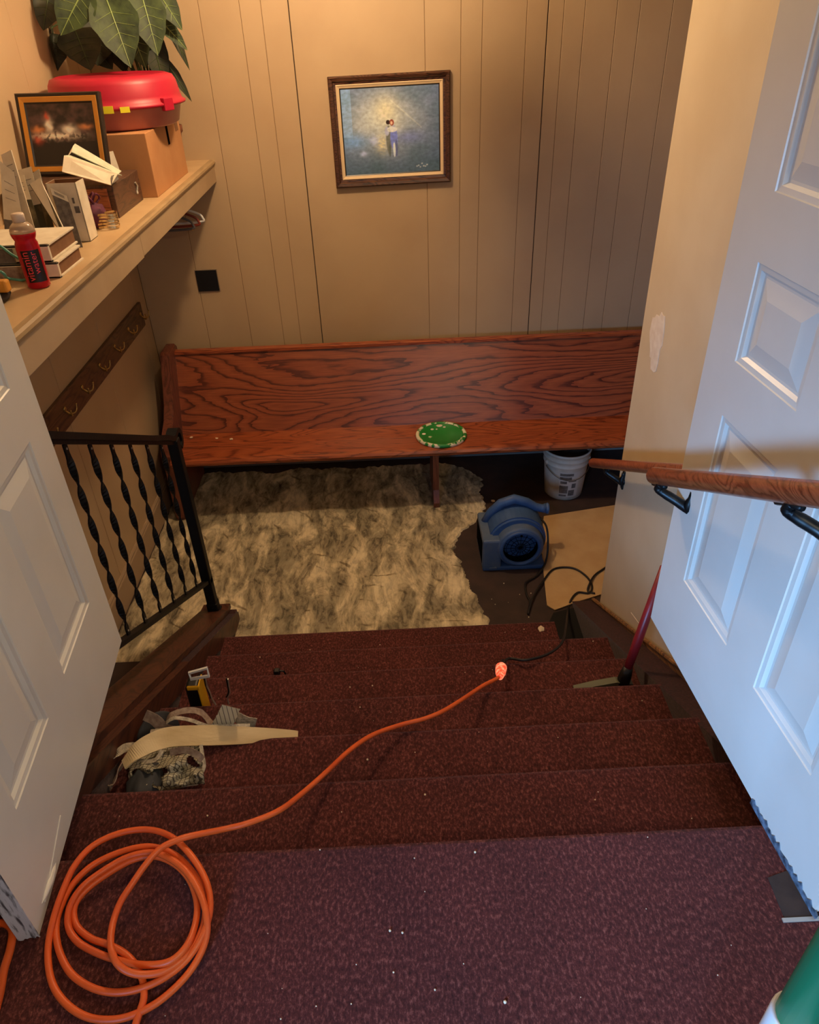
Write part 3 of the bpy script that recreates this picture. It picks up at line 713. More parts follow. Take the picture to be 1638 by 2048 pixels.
# ---------------------------------------------------------------- things on the shelf
cb = thing('cardboard_box', (-1.22, 3.88, SZT), 'brown cardboard box under the red container on the shelf', 'box')
new_obj('carton', B(-1.43, -1.035, 3.57, 4.20, SZT, 1.165, bev=.003), m_card, cb)
new_obj('flap_seam', B(-1.43, -1.034, 3.8835, 3.8865, 1.1652, 1.1662), m_cardin, cb)
a = at(326, 243, 0, -1.034); b = at(340, 296, 0, -1.034)
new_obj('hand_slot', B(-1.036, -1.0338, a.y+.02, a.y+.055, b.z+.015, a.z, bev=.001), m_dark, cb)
a = at(352, 250, 0, -1.034); new_obj('printed_mark', B(-1.036, -1.034, a.y-.03, a.y+.03, a.z-.025, a.z+.02), m_cardin, cb)

rc = Vector((-1.222, 3.885, 1.1672)); rr = .305
rt_ = thing('round_container', rc, 'round container with a red domed lid and pink base on the cardboard box', 'container')
new_obj('base_tub', lathe([(0, 0), (rr*.80, 0), (rr*.86, .010), (rr*.93, .085), (rr*.96, .09)], rc, 48, cap=False), m_pink, rt_, True)
new_obj('lid', lathe([(rr*.97, .082), (rr*1.0, .085), (rr*1.01, .094), (rr*.96, .102), (rr*.94, .125), (rr*.91, .175), (rr*.87, .196), (rr*.78, .205), (rr*.74, .204), (rr*.70, .198), (rr*.3, .200), (0, .200)], rc, 48, cap=False), m_red, rt_, True)
for ang in (-28, 62, 152, 242):
    a = math.radians(ang); p = rc+Vector((math.cos(a)*rr*.98, math.sin(a)*rr*.98, .095))
    bm = B(-.012, .010, -.03, .03, -.03, .022, bev=.004); xform(bm, Matrix.Translation(p) @ Matrix.Rotation(a, 4, 'Z')); new_obj('latch', bm, m_red, rt_)
for ang, w in ((-82, .042), (-68, .03)):
    a = math.radians(ang); p = rc+Vector((math.cos(a)*rr*1.005, math.sin(a)*rr*1.005, .090))
    bm = B(-.002, .002, -w/1.5, w/1.5, -.014, .014 if w > .035 else .008); xform(bm, Matrix.Translation(p) @ Matrix.Rotation(a, 4, 'Z')); tag(new_obj('tape_tab', bm, m_yellow, rt_), 'yellow tape tab')

# wooden box
wbx = thing('wooden_box', (-1.3, 3.33, SZT), 'small dark wooden box with an orange-brown front under the leaflets', 'box')
new_obj('case', B(-1.53, -1.092, 3.17, 3.535, SZT, 1.03, bev=.003), m_woodboxd, wbx)
new_obj('front_panel', B(-1.52, -1.115, 3.162, 3.172, SZT+.012, 1.02, bev=.002), m_woodbox, wbx)
new_obj('clasp', tube([(-1.089, 3.46, .99), (-1.086, 3.47, .975), (-1.089, 3.46, .955), (-1.086, 3.45, .945)], .004, 6), m_steel, wbx)

# framed small picture leaning on the carton, standing on the wooden box
fr2 = thing('small_framed_picture', (-1.34, 3.42, 1.03), 'dark abstract picture in a black and orange frame on the shelf', 'picture')
A0 = Vector((-1.525, 3.445, 1.034)); A1 = Vector((-1.165, 3.405, 1.034)); ux = A1-A0; lean = Vector((0, .075, .30)); uz = lean
nrm2 = ux.cross(uz).normalized()
if nrm2.y > 0: nrm2 = -nrm2
uzz = (uz-ux*uz.dot(ux)/ux.length_squared)
rings2 = [(0, -.012), (0, .008), (.004, .012), (.014, .010), (.0141, .010), (.016, .011), (.034, .009), (.0341, .008), (.042, .003)]
pic_frame(fr2, A0, ux, uzz, rings2, [((0, 3), m_frameblk, 'frame'), ((3, 6), m_framegold, 'orange_band'), ((6, 8), m_frameblk, 'inner_lip')], nrm2)
def art2(u, v):
    n1 = mnoise.fractal(Vector((u*6, v*6, 9)), 1, 2, 4); n2 = mnoise.noise(Vector((u*22, v*18, 5))); uu = u; u = u+.03*mnoise.noise(Vector((uu*14, v*14, 1))); v = v+.03*mnoise.noise(Vector((uu*14, v*14, 7)))
    c = mixc(lin(28, 24, 24), lin(84, 62, 62), .35+n1*.8)
    c = mixc(c, lin(26, 24, 26), 1 if v < .38+.04*n1 else 0)
    c = mixc(c, lin(200, 130, 80), .9*gs(u, v, .12, .58, .10, .05)+.8*gs(u, v, .86, .62, .09, .04))
    c = mixc(c, lin(228, 214, 196), 1.1*gs(u, v, .40, .48, .30, .05)*(1 if n2 > -.15 else .2))
    c = mixc(c, lin(232, 222, 206), 1.1*gs(u, v, .30, .66, .05, .10)+gs(u, v, .60, .58, .10, .06))
    c = mixc(c, lin(184, 74, 50), 1.0*gs(u, v, .28, .80, .035, .06)+.9*gs(u, v, .10, .42, .06, .06))
    return tuple(min(.9, q*1.4) for q in c)
ex, ez = ux.normalized(), uzz.normalized()
canvas('print', A0+ex*.040+ez*.040, ex*(ux.length-.08), ez*(uzz.length-.08), 110, 90, art2, vcol('printed_picture', .3), fr2, nrm2*.004)
bm = bmesh.new(); Mx = Matrix.Identity(4)
vs = [A0-nrm2*.012, A1-nrm2*.012, A1+uzz-nrm2*.012, A0+uzz-nrm2*.012]; F_ = [bm.verts.new(v) for v in vs]; G_ = [bm.verts.new(v+nrm2*.003) for v in vs]
bm.faces.new(F_); bm.faces.new(G_[::-1])
for k in range(4): bm.faces.new((F_[k], G_[k], G_[(k+1) % 4], F_[(k+1) % 4]))
new_obj('backing', bm, m_cardin, fr2)

def slab(c, ux, uy, n, mat, name, parent=None, th=.002, label=None, cat=None, group=None, bend=0):
    """thin sheet spanned by ux, uy about corner c, optional bend along n"""
    c = Vector(c); ux = Vector(ux); uy = Vector(uy); n = Vector(n).normalized(); bm = bmesh.new(); N_ = 6
    T_ = [[bm.verts.new(c+ux*(i/N_)+uy*j+n*(bend*math.sin(math.pi*i/N_))) for i in range(N_+1)] for j in (0, 1)]
    Bt = [[bm.verts.new(c+ux*(i/N_)+uy*j+n*(bend*math.sin(math.pi*i/N_)-th)) for i in range(N_+1)] for j in (0, 1)]
    for i in range(N_):
        bm.faces.new((T_[0][i], T_[0][i+1], T_[1][i+1], T_[1][i])); bm.faces.new((Bt[0][i+1], Bt[0][i], Bt[1][i], Bt[1][i+1]))
        bm.faces.new((T_[0][i+1], T_[0][i], Bt[0][i], Bt[0][i+1])); bm.faces.new((T_[1][i], T_[1][i+1], Bt[1][i+1], Bt[1][i]))
    bm.faces.new((T_[0][0], T_[1][0], Bt[1][0], Bt[0][0])); bm.faces.new((T_[1][N_], T_[0][N_], Bt[0][N_], Bt[1][N_]))
    o = new_obj(name, bm, mat, parent, loc=None if parent else tuple(c))
    return tag(o, label, cat, group)
# pale folded bulletins lying on the wooden box
def quad_solid(ps, th, mat, name, parent=None, label=None, cat=None, group=None):
    ps = [Vector(p) for p in ps]; n = (ps[1]-ps[0]).cross(ps[3]-ps[0]).normalized()
    bm = bmesh.new(); A = [bm.verts.new(p) for p in ps]; C = [bm.verts.new(p-n*th) for p in ps]
    bm.faces.new(A); bm.faces.new(C[::-1]); m = len(ps)
    for i in range(m): bm.faces.new((A[i], C[i], C[(i+1) % m], A[(i+1) % m]))
    bmesh.ops.recalc_face_normals(bm, faces=bm.faces)
    o = new_obj(name, bm, mat, parent, loc=None if parent else tuple(ps[0])); return tag(o, label, cat, group)
bu = thing('folded_bulletin', (-1.2, 3.15, 1.03), 'lower pale folded paper bundle spilling over the wooden box', 'paper')
yA, yB_ = 3.05, 3.2
p1 = at(124, 343, 1, 3.14); p2 = at(128, 311, 1, 3.19); p3 = at(235, 348, 1, 3.19); p4 = at(222, 370, 1, 3.12)
quad_solid([p1, p4, p3, p2], .004, m_cream, 'leaf_fold', bu)
p5 = at(140, 310, 1, 3.26)
quad_solid([p2, p3, at(244, 350, 1, 3.24), p5], .003, m_green_paper, 'leaf_fold', bu)
p6 = at(222, 370, 1, 3.12); quad_solid([p6, at(222, 352, 1, 3.16), at(233, 348, 1, 3.2), at(237, 358, 1, 3.2)], .002, m_greyprint, 'leaf_fold', bu)
bu2 = thing('folded_bulletin', (-1.2, 3.3, 1.05), 'upper pale green folded sheet lying against the small picture frame', 'paper')
quad_solid([at(143, 303, 1, 3.25), at(236, 348, 1, 3.26), at(243, 342, 1, 3.34), at(150, 287, 1, 3.30)], .004, m_green_paper, 'sheet', bu2)
quad_solid([at(136, 311, 1, 3.24), at(143, 303, 1, 3.25), at(150, 287, 1, 3.30), at(146, 292, 1, 3.28)], .002, m_cream, 'fold_edge', bu2)
quad_solid([at(210, 325, 1, 3.525), at(240, 342, 1, 3.525), at(226, 302, 1, 3.55), at(209, 305, 1, 3.55)], .003, m_cream, 'gift_tag', None, 'small cream card propped by the carton behind the folded papers', 'card')

# open white carton with bar code
oc = thing('open_carton', (-1.13, 2.8, SZT), 'open white carton with grey print and brown inside', 'carton')
x0, x1, y0, y1, z1 = -1.195, -1.090, 2.80, 2.885, 1.105
for nm, ps in (('side', [(x0, y0), (x1, y0)]), ('side', [(x1, y0), (x1, y1)]), ('side', [(x1, y1), (x0, y1)]), ('side', [(x0, y1), (x0, y0)])):
    (a0, b0), (a1, b1) = ps; d = Vector((a1-a0, b1-b0, 0)); nn = Vector((-d.y, d.x, 0)).normalized()
    zz = z1 if nm else z1
    q = [Vector((a0, b0, SZT)), Vector((a1, b1, SZT)), Vector((a1, b1, z1)), Vector((a0, b0, z1))]
    quad_solid([v for v in q], .001, m_cream, 'side', oc)
    quad_solid([v+nn*.0032 for v in q][::-1], .001, m_cardin, 'lining', oc)
new_obj('bottom', B(x0, x1, y0, y1, SZT, SZT+.002), m_cream, oc)
for px0, py0, px1, py1 in ((143, 396, 150, 407), (148, 413, 161, 426)):
    a = at(px0, py0, 1, y0-.0015); b = at(px1, py1, 1, y0-.0015)
    new_obj('printed_mark', B(a.x, b.x, y0-.0016, y0+.0002, b.z, a.z), m_greyprint, oc)

# leaflets standing in a row left of the carton
lab = ['leaflet furthest left at the photo edge, cream with a grey back', 'second leaflet from the photo edge, cream over dark print', 'third leaflet in the leaning row, dark photo print', 'fourth leaflet in the leaning row, pale top corner turned', 'fifth leaflet in the leaning row, olive print', 'sixth leaflet with a large white printed front', 'seventh leaflet, clear grey sleeve next to the white carton']
quads = [((0, 322), (28, 345), (52, 470), (8, 440)), ((2, 310), (22, 300), (64, 440), (46, 470)), ((22, 352), (48, 350), (84, 470), (58, 478)),
         ((33, 342), (62, 333), (98, 470), (82, 470)), ((56, 352), (78, 338), (112, 472), (96, 478)), ((60, 368), (80, 355), (116, 430), (92, 418)), ((100, 375), (134, 392), (158, 470), (128, 466))]
for i, (q, lb) in enumerate(zip(quads, lab)):
    y = 2.70+.035*i if i < 5 else (2.66 if i == 5 else 2.73)
    tp = [at(*q[0], 1, y+.05), at(*q[1], 1, y+.05)]
    bt2 = [at(*q[3], 1, y), at(*q[2], 1, y)]
    # run the lower edge down to the shelf
    for k in (0, 1):
        d = (bt2[k]-tp[k]); t = (SZT+.002-tp[k].z)/d.z; bt2[k] = tp[k]+d*t
        bt2[k].y = min(bt2[k].y, y+.02)
    lf = thing('leaflet', bt2[0], lb, 'leaflet', 'leaflets leaning on the shelf')
    mt = [m_greyprint, m_cream, m_olive, m_olive, m_olive, m_olive, m_greyprint][i]
    quad_solid([bt2[0], bt2[1], tp[1], tp[0]], .003, mt, 'card', lf)
    # pale header on top part
    f = [.62, .42, .34, .48, .40, .66, .12][i]
    if f:
        h0 = tp[0].lerp(bt2[0], f); h1 = tp[1].lerp(bt2[1], f); o3 = Vector((0, -.0012, .0004))
        quad_solid([h0+o3, h1+o3, tp[1]+o3, tp[0]+o3], .001, m_cream, 'header_strip', lf)
        for r0 in (.3, .45, .6):
            g0 = tp[0].lerp(bt2[0], f*r0); g1 = tp[1].lerp(bt2[1], f*r0); o4 = Vector((0, -.0020, .0006))
            a_, b_ = g0.lerp(g1, .2), g0.lerp(g1, .8); dd = (bt2[0]-tp[0]).normalized()*.0014
            quad_solid([a_+o4+dd, b_+o4+dd, b_+o4, a_+o4], .0005, m_greyprint, 'print_line', lf)

# purple scrunchie with gold ribbon
pc = at(222, 455, 2, SZT); pc.z = SZT
sc = thing('ribbon_bow', (-1.09, 3.02, SZT), 'purple tulle bow tied with gold ribbon on the shelf', 'bow')
bm = bmesh.new(); bmesh.ops.create_icosphere(bm, subdivisions=3, radius=1)
for v in bm.verts:
    k = 1+.28*mnoise.noise(v.co*3.2)+.12*mnoise.noise(v.co*8); v.co = Vector((v.co.x*.04*k-1.130, v.co.y*.05*k+3.02, max(0, v.co.z*.045*k+.045)+SZT))
new_obj('tulle', bm, m_purple, sc, True)
for s in range(4):
    c = Vector((-1.135, 3.03, SZT+.09)); a = s*1.5
    new_obj('tulle_loop', tube([c, c+Vector((.02*math.cos(a), .03*math.sin(a), .03)), c+Vector((.03*math.cos(a+.7), .04*math.sin(a+.7), .012)), c+Vector((.005, 0, -.012))], .004, 6, smooth_pts=5), m_purple, sc)
for k, (h, l, w) in enumerate(((.008, .085, .045), (.019, .08, .038), (.031, .07, .045), (.042, .06, .032), (.052, .06, .036))):
    c = Vector((-1.095, 2.99, SZT+h))
    P = [c+Vector((-.02, -.01, 0)), c+Vector((.01, -w*.5, .004)), c+Vector((.045, -w*.3, .0)), c+Vector((.055, .01, .002)), c+Vector((.04, w*.7, .006)), c+Vector((0, w*.6, .002)), c+Vector((-.02, .01, .0))]
    new_obj('gold_loop', ribbon(P, .0075, (.1, .2, 1), .0012, 6), m_gold, sc)

# two white slipcase boxes
def slip(z0, z1, xr, y0, y1, label, tilt=0):
    o = thing('slipcase_book', (-1.25, (y0+y1)/2, z0), label, 'book')
    bm = bmesh.new(); box(bm, -1.40, xr, y0, y1, z1-.006, z1, .001); box(bm, -1.40, xr, y0, y1, z0, z0+.006, .001); box(bm, -1.40, xr, y0, y0+.012, z0, z1, .001)
    new_obj('cover', bm, m_cream, o)
    new_obj('page_block', B(-1.39, xr-.006, y0+.012, y1-.004, z0+.006, z1-.006), m_cardin, o)
    new_obj('side_print', B(-1.40, xr-.11, y0-.001, y0+.001, z0+.002, z1-.008), m_netb if z0 < .92 else m_greyprint, o)
slip(SZT, .953, -1.035, 2.345, 2.56, 'white cased book with brown fore-edge, lower of two behind the bottle')
slip(.9535, 1.006, -1.050, 2.35, 2.585, 'white cased book with brown fore-edge, upper of two behind the bottle')

# bottle
bc = Vector((-1.070, 2.262, SZT))
bo = thing('drink_bottle', bc, 'red drink bottle with white cap and black label at the shelf edge', 'bottle')
liq = [(0, .001), (.028, .001), (.033, .006), (.0335, .02), (.0325, .03), (.0335, .034), (.0335, .118), (.0320, .124), (.0325, .129), (.0285, .138), (.0335, .149), (.0350, .156), (.0352, .160)]
new_obj('liquid_body', lathe(liq+[(0, .160)], bc, 32), m_liquid, bo, True)
new_obj('shoulder', lathe([(.0352, .1601), (.0345, .168), (.030, .178), (.022, .186), (.0145, .189), (.0145, .194), (0, .194)], bc, 32), m_clear, bo, True)
cpb = lathe([(.0150, .189), (.0178, .190), (.0182, .208), (.0165, .212), (0, .212)], bc, 28); new_obj('cap', cpb, m_cap, bo, True)
# label: sector of a cylinder facing the camera
def sector(a0, a1, z0, z1, r, th=.0006, n=14):
    vs = []; fs = []
    for j, z in enumerate((z0, z1)):
        for i in range(n+1):
            a = a0+(a1-a0)*i/n; vs.append((bc.x+r*math.cos(a), bc.y+r*math.sin(a), bc.z+z))
    for j, z in enumerate((z0, z1)):
        for i in range(n+1):
            a = a0+(a1-a0)*i/n; vs.append((bc.x+(r-th)*math.cos(a), bc.y+(r-th)*math.sin(a), bc.z+z))
    m = n+1
    for i in range(n): fs.append((i, i+1, m+i+1, m+i)); fs.append((i, 2*m+i, 2*m+i+1, i+1)); fs.append((m+i, m+i+1, 3*m+i+1, 3*m+i))
    return vs, fs
ca = math.radians(-72)
new_obj('label_panel', sector(ca-.62, ca+1.0, .022, .114, .0342), m_label, bo)
def text_mesh(txt, size):
    cu = bpy.data.curves.new('t', 'FONT'); cu.body = txt; cu.size = size; cu.extrude = 0; cu.resolution_u = 3
    o = bpy.data.objects.new('t', cu); COL.objects.link(o); dg = bpy.context.evaluated_depsgraph_get(); dg.update()
    me = bpy.data.meshes.new_from_object(o.evaluated_get(dg)); bpy.data.objects.remove(o); return me
for txt, a_off, size, zst in (('vitamin', -.02, .030, .026), ('water', .58, .026, .046)):
    me = text_mesh(txt, size)
    wd_ = max(v.co.x for v in me.vertices); sc_ = (.084 if txt == 'vitamin' else .064)/wd_
    for v in me.vertices:
        lx, ly = v.co.x*sc_, v.co.y      # reads upwards, letter tops towards the left
        a = ca+a_off-ly/.0345; v.co = Vector((bc.x+.0349*math.cos(a), bc.y+.0349*math.sin(a), bc.z+zst+lx))
    me.materials.append(m_redtext); o = bpy.data.objects.new('lettering', me); COL.objects.link(o); o.parent = bo; o.matrix_parent_inverse = world_of(bo).inverted()

# teal cord and dark round tray
tc_ = thing('teal_cord', (-1.2, 2.25, SZT), 'teal rubber cord looped behind the drink bottle', 'cord')
new_obj('cord', tube([at(-40, 470, 1, 2.335), at(0, 492, 1, 2.335), at(22, 508, 1, 2.33), at(42, 520, 1, 2.325), at(55, 532, 1, 2.325), at(58, 552, 1, 2.32), at(48, 560, 1, 2.32), at(30, 559, 1, 2.31), at(14, 556, 1, 2.27), at(8, 548, 1, 2.25), at(-2, 543, 1, 2.25), at(-30, 545, 1, 2.25)], .0042, 8, smooth_pts=6), m_teal, tc_, True)
dt = Vector((-1.195, 2.125, SZT))
ty = thing('dark_round_tray', dt, 'dark brown round dish at the left photo edge of the shelf', 'dish')
new_obj('dish', lathe([(0, 0), (.07, 0), (.086, .006), (.092, .016), (.088, .024), (.07, .028), (0, .030)], dt, 36, cap=False), m_felt, ty, True)
yb = at(6, 562, 1, 2.13); new_obj('yellow_knob', B(yb.x-.03, yb.x+.012, 2.115, 2.145, SZT+.028, SZT+.062, bev=.006), m_framegold, ty)

# plant
plc = Vector((-1.20, 4.40, SZT))
pt = thing('potted_plant', plc, 'broad-leaved green plant behind the red container at the shelf end', 'plant')
new_obj('pot', lathe([(0, 0), (.09, 0), (.115, .16), (.125, .17), (.125, .20), (.11, .20), (.105, .18), (0, .175)], plc, 28, cap=False), m_pot, pt, True)
def leaf(base, tip, w, up, mat, fold=.22, curl=.08, lobe=.55):
    """heart/arrow shaped leaf from base to tip with raised midrib"""
    base, tip, up = Vector(base), Vector(tip), Vector(up).normalized(); d = tip-base; L_ = d.length; d.normalize()
    s = d.cross(up).normalized(); n = s.cross(d).normalized(); N_ = 12; bm = bmesh.new(); grid = []
    for i in range(N_+1):
        t = i/N_; prof = math.sin(math.pi*min(t*1.25+.14, 1)**.8)**.8 if t < .99 else 0
        prof = ((math.sin(math.pi*(t**.62)))**.85 if 0 < t < 1 else 0)
        hw = w/2*prof*(1+.04*math.sin(t*21)); row = []
        for j in range(-3, 4):
            q = j/3; p = base+d*(L_*t - (lobe*.12*L_*abs(q)*(1-t)**3))+s*(hw*q)+n*(fold*hw*abs(q)-curl*L_*(t-.5)**2*2+.010*w*math.sin(t*30+abs(q)*4)*abs(q))
            row.append(bm.verts.new(p))
        for v_ in row: v_.co.x = max(v_.co.x, XL+.012); v_.co.y = min(v_.co.y, YB-.015)
        grid.append(row)
    for a, b in zip(grid, grid[1:]):
        for j in range(6): bm.faces.new((a[j], a[j+1], b[j+1], b[j]))
    o = new_obj('leaf', bm, mat, pt, True)
    P = [base+d*(L_*t)+n*(-curl*L_*(t-.5)**2*2+.0015) for t in [i/8 for i in range(9)]]
    bm = tube(P, [.003*(1-.8*i/8)+.0006 for i in range(9)], 6)
    for t in (.2, .35, .5, .65):
        for sg in (-1, 1):
            a = base+d*(L_*t)+n*(-curl*L_*(t-.5)**2*2+.001); hw = w/2*math.sin(math.pi*((t+.12)**.62))**.85*.8
            b = base+d*(L_*(t+.12))+s*(hw*sg)+n*(fold*hw-curl*L_*(t-.38)**2*2+.0015)
            tube([a, b], [.0012, .0006], 4, bm)
    new_obj('vein', bm, m_vein if mat is m_leaf else m_stem, o)
    return o
def leafpx(b, t, yb_, yt, w, mat=None, up=(.35, -1, .35), **k):
    B_, T_ = at(*b, 1, yb_), at(*t, 1, yt)
    leaf(B_, T_, w, up, mat or m_leaf, **k)
    top = plc+Vector((.0, 0, .18)); mid = (top+B_)/2+Vector((0, 0, .18))
    mid.z = max(mid.z, B_.z+.03)
    new_obj('stem', tube([top, mid, B_+Vector((0, .01, .02)), B_], .0035, 6, smooth_pts=5), m_stem, pt)
L_specs = [((168, -25), (121, 70), 3.98, 3.90, .17, m_leaf), ((212, -5), (262, 134), 4.0, 3.92, .21, m_leaf), ((282, -15), (316, 110), 4.12, 4.05, .17, m_leaf),
           ((150, 60), (182, 140), 4.12, 4.05, .20, m_leafd), ((95, 70), (112, 142), 4.15, 4.1, .17, m_leafd), ((75, 20), (66, 110), 4.2, 4.15, .13, m_leafd),
           ((100, -30), (86, 60), 4.1, 4.0, .16, m_leafd), ((200, 40), (195, 132), 4.25, 4.2, .16, m_leafd), ((250, 30), (292, 136), 4.25, 4.2, .15, m_leaf),
           ((320, 40), (375, 100), 4.25, 4.22, .07, m_leaf), ((325, 20), (380, 140), 4.3, 4.3, .05, m_leafd), ((315, 70), (340, 180), 4.33, 4.33, .06, m_leafd),
           ((330, 120), (384, 203), 4.36, 4.38, .05, m_leafd), ((310, 100), (330, 175), 4.3, 4.3, .10, m_leafd), ((130, -10), (150, 80), 4.25, 4.2, .16, m_leafd), ((180, -20), (235, 80), 4.3, 4.25, .17, m_leafd), ((240, -40), (270, 70), 4.25, 4.2, .15, m_leaf),
           ((300, -40), (365, 60), 4.2, 4.18, .12, m_leaf), ((170, 70), (225, 138), 4.3, 4.25, .17, m_leafd), ((230, 70), (250, 145), 4.35, 4.3, .15, m_leafd), ((285, 60), (320, 150), 4.33, 4.3, .13, m_leafd)]
for b, t, yb_, yt, w, mt in L_specs: leafpx(b, t, yb_, yt, w, mt)
for ch in [c for c in bpy.data.objects if c.parent is pt or (c.parent and c.parent.parent is pt)]:
    if ch.type == 'MESH' and ch.name.split('.')[0] != 'pot':
        for v_ in ch.data.vertices: v_.co.x = max(v_.co.x, XL+.008); v_.co.y = min(v_.co.y, YB-.01)

# ================================================================ LOWER FLOOR
# spread plaster / adhesive over the floor, ragged right edge
edge = [(2.64, .47), (2.84, .43), (3.017, .405), (3.1, .37), (3.236, .355), (3.35, .33), (3.478, .30), (3.60, .345), (3.677, .39), (3.80, .50), (3.90, .545), (3.97, .56), (4.10, .54), (4.25, .57), (4.32, .55), (4.42, .45), (4.47, .36), (4.56, .30)]
def right_edge(y):
    for (a, xa), (b, xb) in zip(edge, edge[1:]):
        if a <= y <= b: return xa+(xb-xa)*(y-a)/(b-a)
    return edge[0][1] if y < edge[0][0] else edge[-1][1]
ny, nx_ = 170, 190
vs = []; fs = []
for j in range(ny+1):
    y = 2.672+(4.50-2.672)*j/ny
    xr = right_edge(y)+.022*mnoise.noise(Vector((y*22, .5, 0)))+.012*mnoise.noise(Vector((y*70, .5, 0)))
    xlft = -1.53+.02*mnoise.noise(Vector((y*9, 3, 0)))
    for i in range(nx_+1):
        u = i/nx_; x = xlft+(xr-xlft)*u; yy = y+(.05*mnoise.noise(Vector((x*5, 7, 0)))+.02*mnoise.noise(Vector((x*30, 7, 0))))*(max(0, (j/ny-.8)/.2))
        # trowel ridges sweeping in arcs
        ang = math.hypot(x-1.2, (y-2.4)); rg_ = mnoise.noise(Vector((ang*26, math.atan2(y-2.4, x-1.2)*1.5, 0)))
        h = .004+.006*max(0, rg_)+.008*mnoise.fractal(Vector((x*7, y*7, 1)), 1, 2, 4)
        eb = math.exp(-((1-u)*(xr-xlft)/.022)**2)*(.007+.009*mnoise.noise(Vector((y*40, 1, 4)))); h += eb
        e = min(u, 1-u)*2.5; ed = min(1, e*40)
        if i in (0, nx_) or j in (0, ny): h = 0
        vs.append((x, yy, ZF+max(h, .0015)*(1 if (0 < i < nx_ and 0 < j < ny) else 0)+.0008))
for j in range(ny):
    for i in range(nx_):
        a = j*(nx_+1)+i; fs.append((a, a+1, a+nx_+2, a+nx_+1))
m = bpy.data.materials.new('spread_plaster'); m.use_nodes = True; n, N, L = nt(m); b = N['Principled BSDF']; b.inputs['Roughness'].default_value = .85
tc = N.new('ShaderNodeTexCoord')
mpw = N.new('ShaderNodeMapping'); mpw.inputs['Scale'].default_value = (1.9, .75, 1); mpw.inputs['Rotation'].default_value = (0, 0, .25); L.new(tc.outputs['Object'], mpw.inputs[0])
def NZ(sc, det, dist=0, vec=None, rough=.55):
    t = N.new('ShaderNodeTexNoise'); t.inputs['Scale'].default_value = sc; t.inputs['Detail'].default_value = det; t.inputs['Distortion'].default_value = dist; t.inputs['Roughness'].default_value = rough
    L.new(vec or mpw.outputs[0], t.inputs['Vector']); return t.outputs['Fac']
def RP(f, stops):
    r = N.new('ShaderNodeValToRGB'); e = r.color_ramp.elements
    e[0].position, e[0].color = stops[0]; e[1].position, e[1].color = stops[-1]
    for p, c in stops[1:-1]: k = e.new(p); k.color = c
    L.new(f, r.inputs[0]); return r.outputs[0]
base = RP(NZ(3.6, 10, .6, rough=.66), [(.36, srgb(86, 78, 62)), (.46, srgb(128, 116, 94)), (.53, srgb(190, 174, 140)), (.60, srgb(240, 224, 186))])
fine = RP(NZ(11, 9, .9, rough=.72), [(.40, srgb(70, 62, 50)), (.50, srgb(200, 186, 150)), (.62, srgb(235, 222, 184))])
mxa = N.new('ShaderNodeMixRGB'); mxa.blend_type = 'MIX'; mxa.inputs[0].default_value = .32; L.new(base, mxa.inputs[1]); L.new(fine, mxa.inputs[2])
wv = N.new('ShaderNodeTexWave'); wv.wave_type = 'RINGS'; wv.rings_direction = 'Z'; wv.inputs['Scale'].default_value = 2.2; wv.inputs['Distortion'].default_value = 7; wv.inputs['Detail'].default_value = 4; wv.inputs['Detail Scale'].default_value = 1.2
mpr = N.new('ShaderNodeMapping'); mpr.inputs['Location'].default_value = (-1.4, -2.2, 0); L.new(tc.outputs['Object'], mpr.inputs[0]); L.new(mpr.outputs[0], wv.inputs['Vector'])
line = RP(wv.outputs['Fac'], [(.01, (.45, .41, .36, 1)), (.05, (1, 1, 1, 1)), (1, (1, 1, 1, 1))])
msk = RP(NZ(4.2, 3), [(.54, (0, 0, 0, 1)), (.62, (1, 1, 1, 1))])
mxb = N.new('ShaderNodeMixRGB'); mxb.blend_type = 'MULTIPLY'; L.new(msk, mxb.inputs[0]); L.new(mxa.outputs[0], mxb.inputs[1]); L.new(line, mxb.inputs[2])
L.new(mxb.outputs[0], b.inputs['Base Color'])
bp = N.new('ShaderNodeBump'); bp.inputs['Strength'].default_value = .6; bp.inputs['Distance'].default_value = .01; L.new(fine, bp.inputs['Height']); L.new(bp.outputs[0], b.inputs['Normal'])
sk = new_obj('spread_plaster', (vs, fs), m, smooth=False, loc=(-.5, 3.6, ZF))
tag(sk, 'trowelled cream and grey plaster spread over the lower floor', 'plaster', kind='stuff')

# hardboard sheet
hb = [(.905, 3.775), (1.75, 3.93), (1.75, 3.25), (1.30, 3.085), (1.068, 3.005), (.93, 2.955), (.80, 2.90), (.765, 2.94), (.79, 3.15), (.822, 3.39), (.80, 3.45), (.85, 3.56)]
bm = extrude(hb, 'Z', ZF+.003, ZF+.010)
tag(new_obj('hardboard_sheet', bm, m_sheet, loc=(1.1, 3.4, ZF)), 'pale tan hardboard sheet on the lower floor beside the fan', 'sheet')
# dark mat scrap under the sheet front, at the lowest step's right end
bm = extrude([(.75, 2.68), (.745, 2.80), (.79, 2.885), (.90, 2.915), (1.0, 2.93), (1.0, 2.68), (.90, 2.66)], 'Z', ZF, ZF+.0028)
tag(new_obj('rubber_mat_scrap', bm, m_rubber, loc=(.88, 2.8, ZF)), 'black rubber mat scrap at the right end of the lowest step', 'mat')

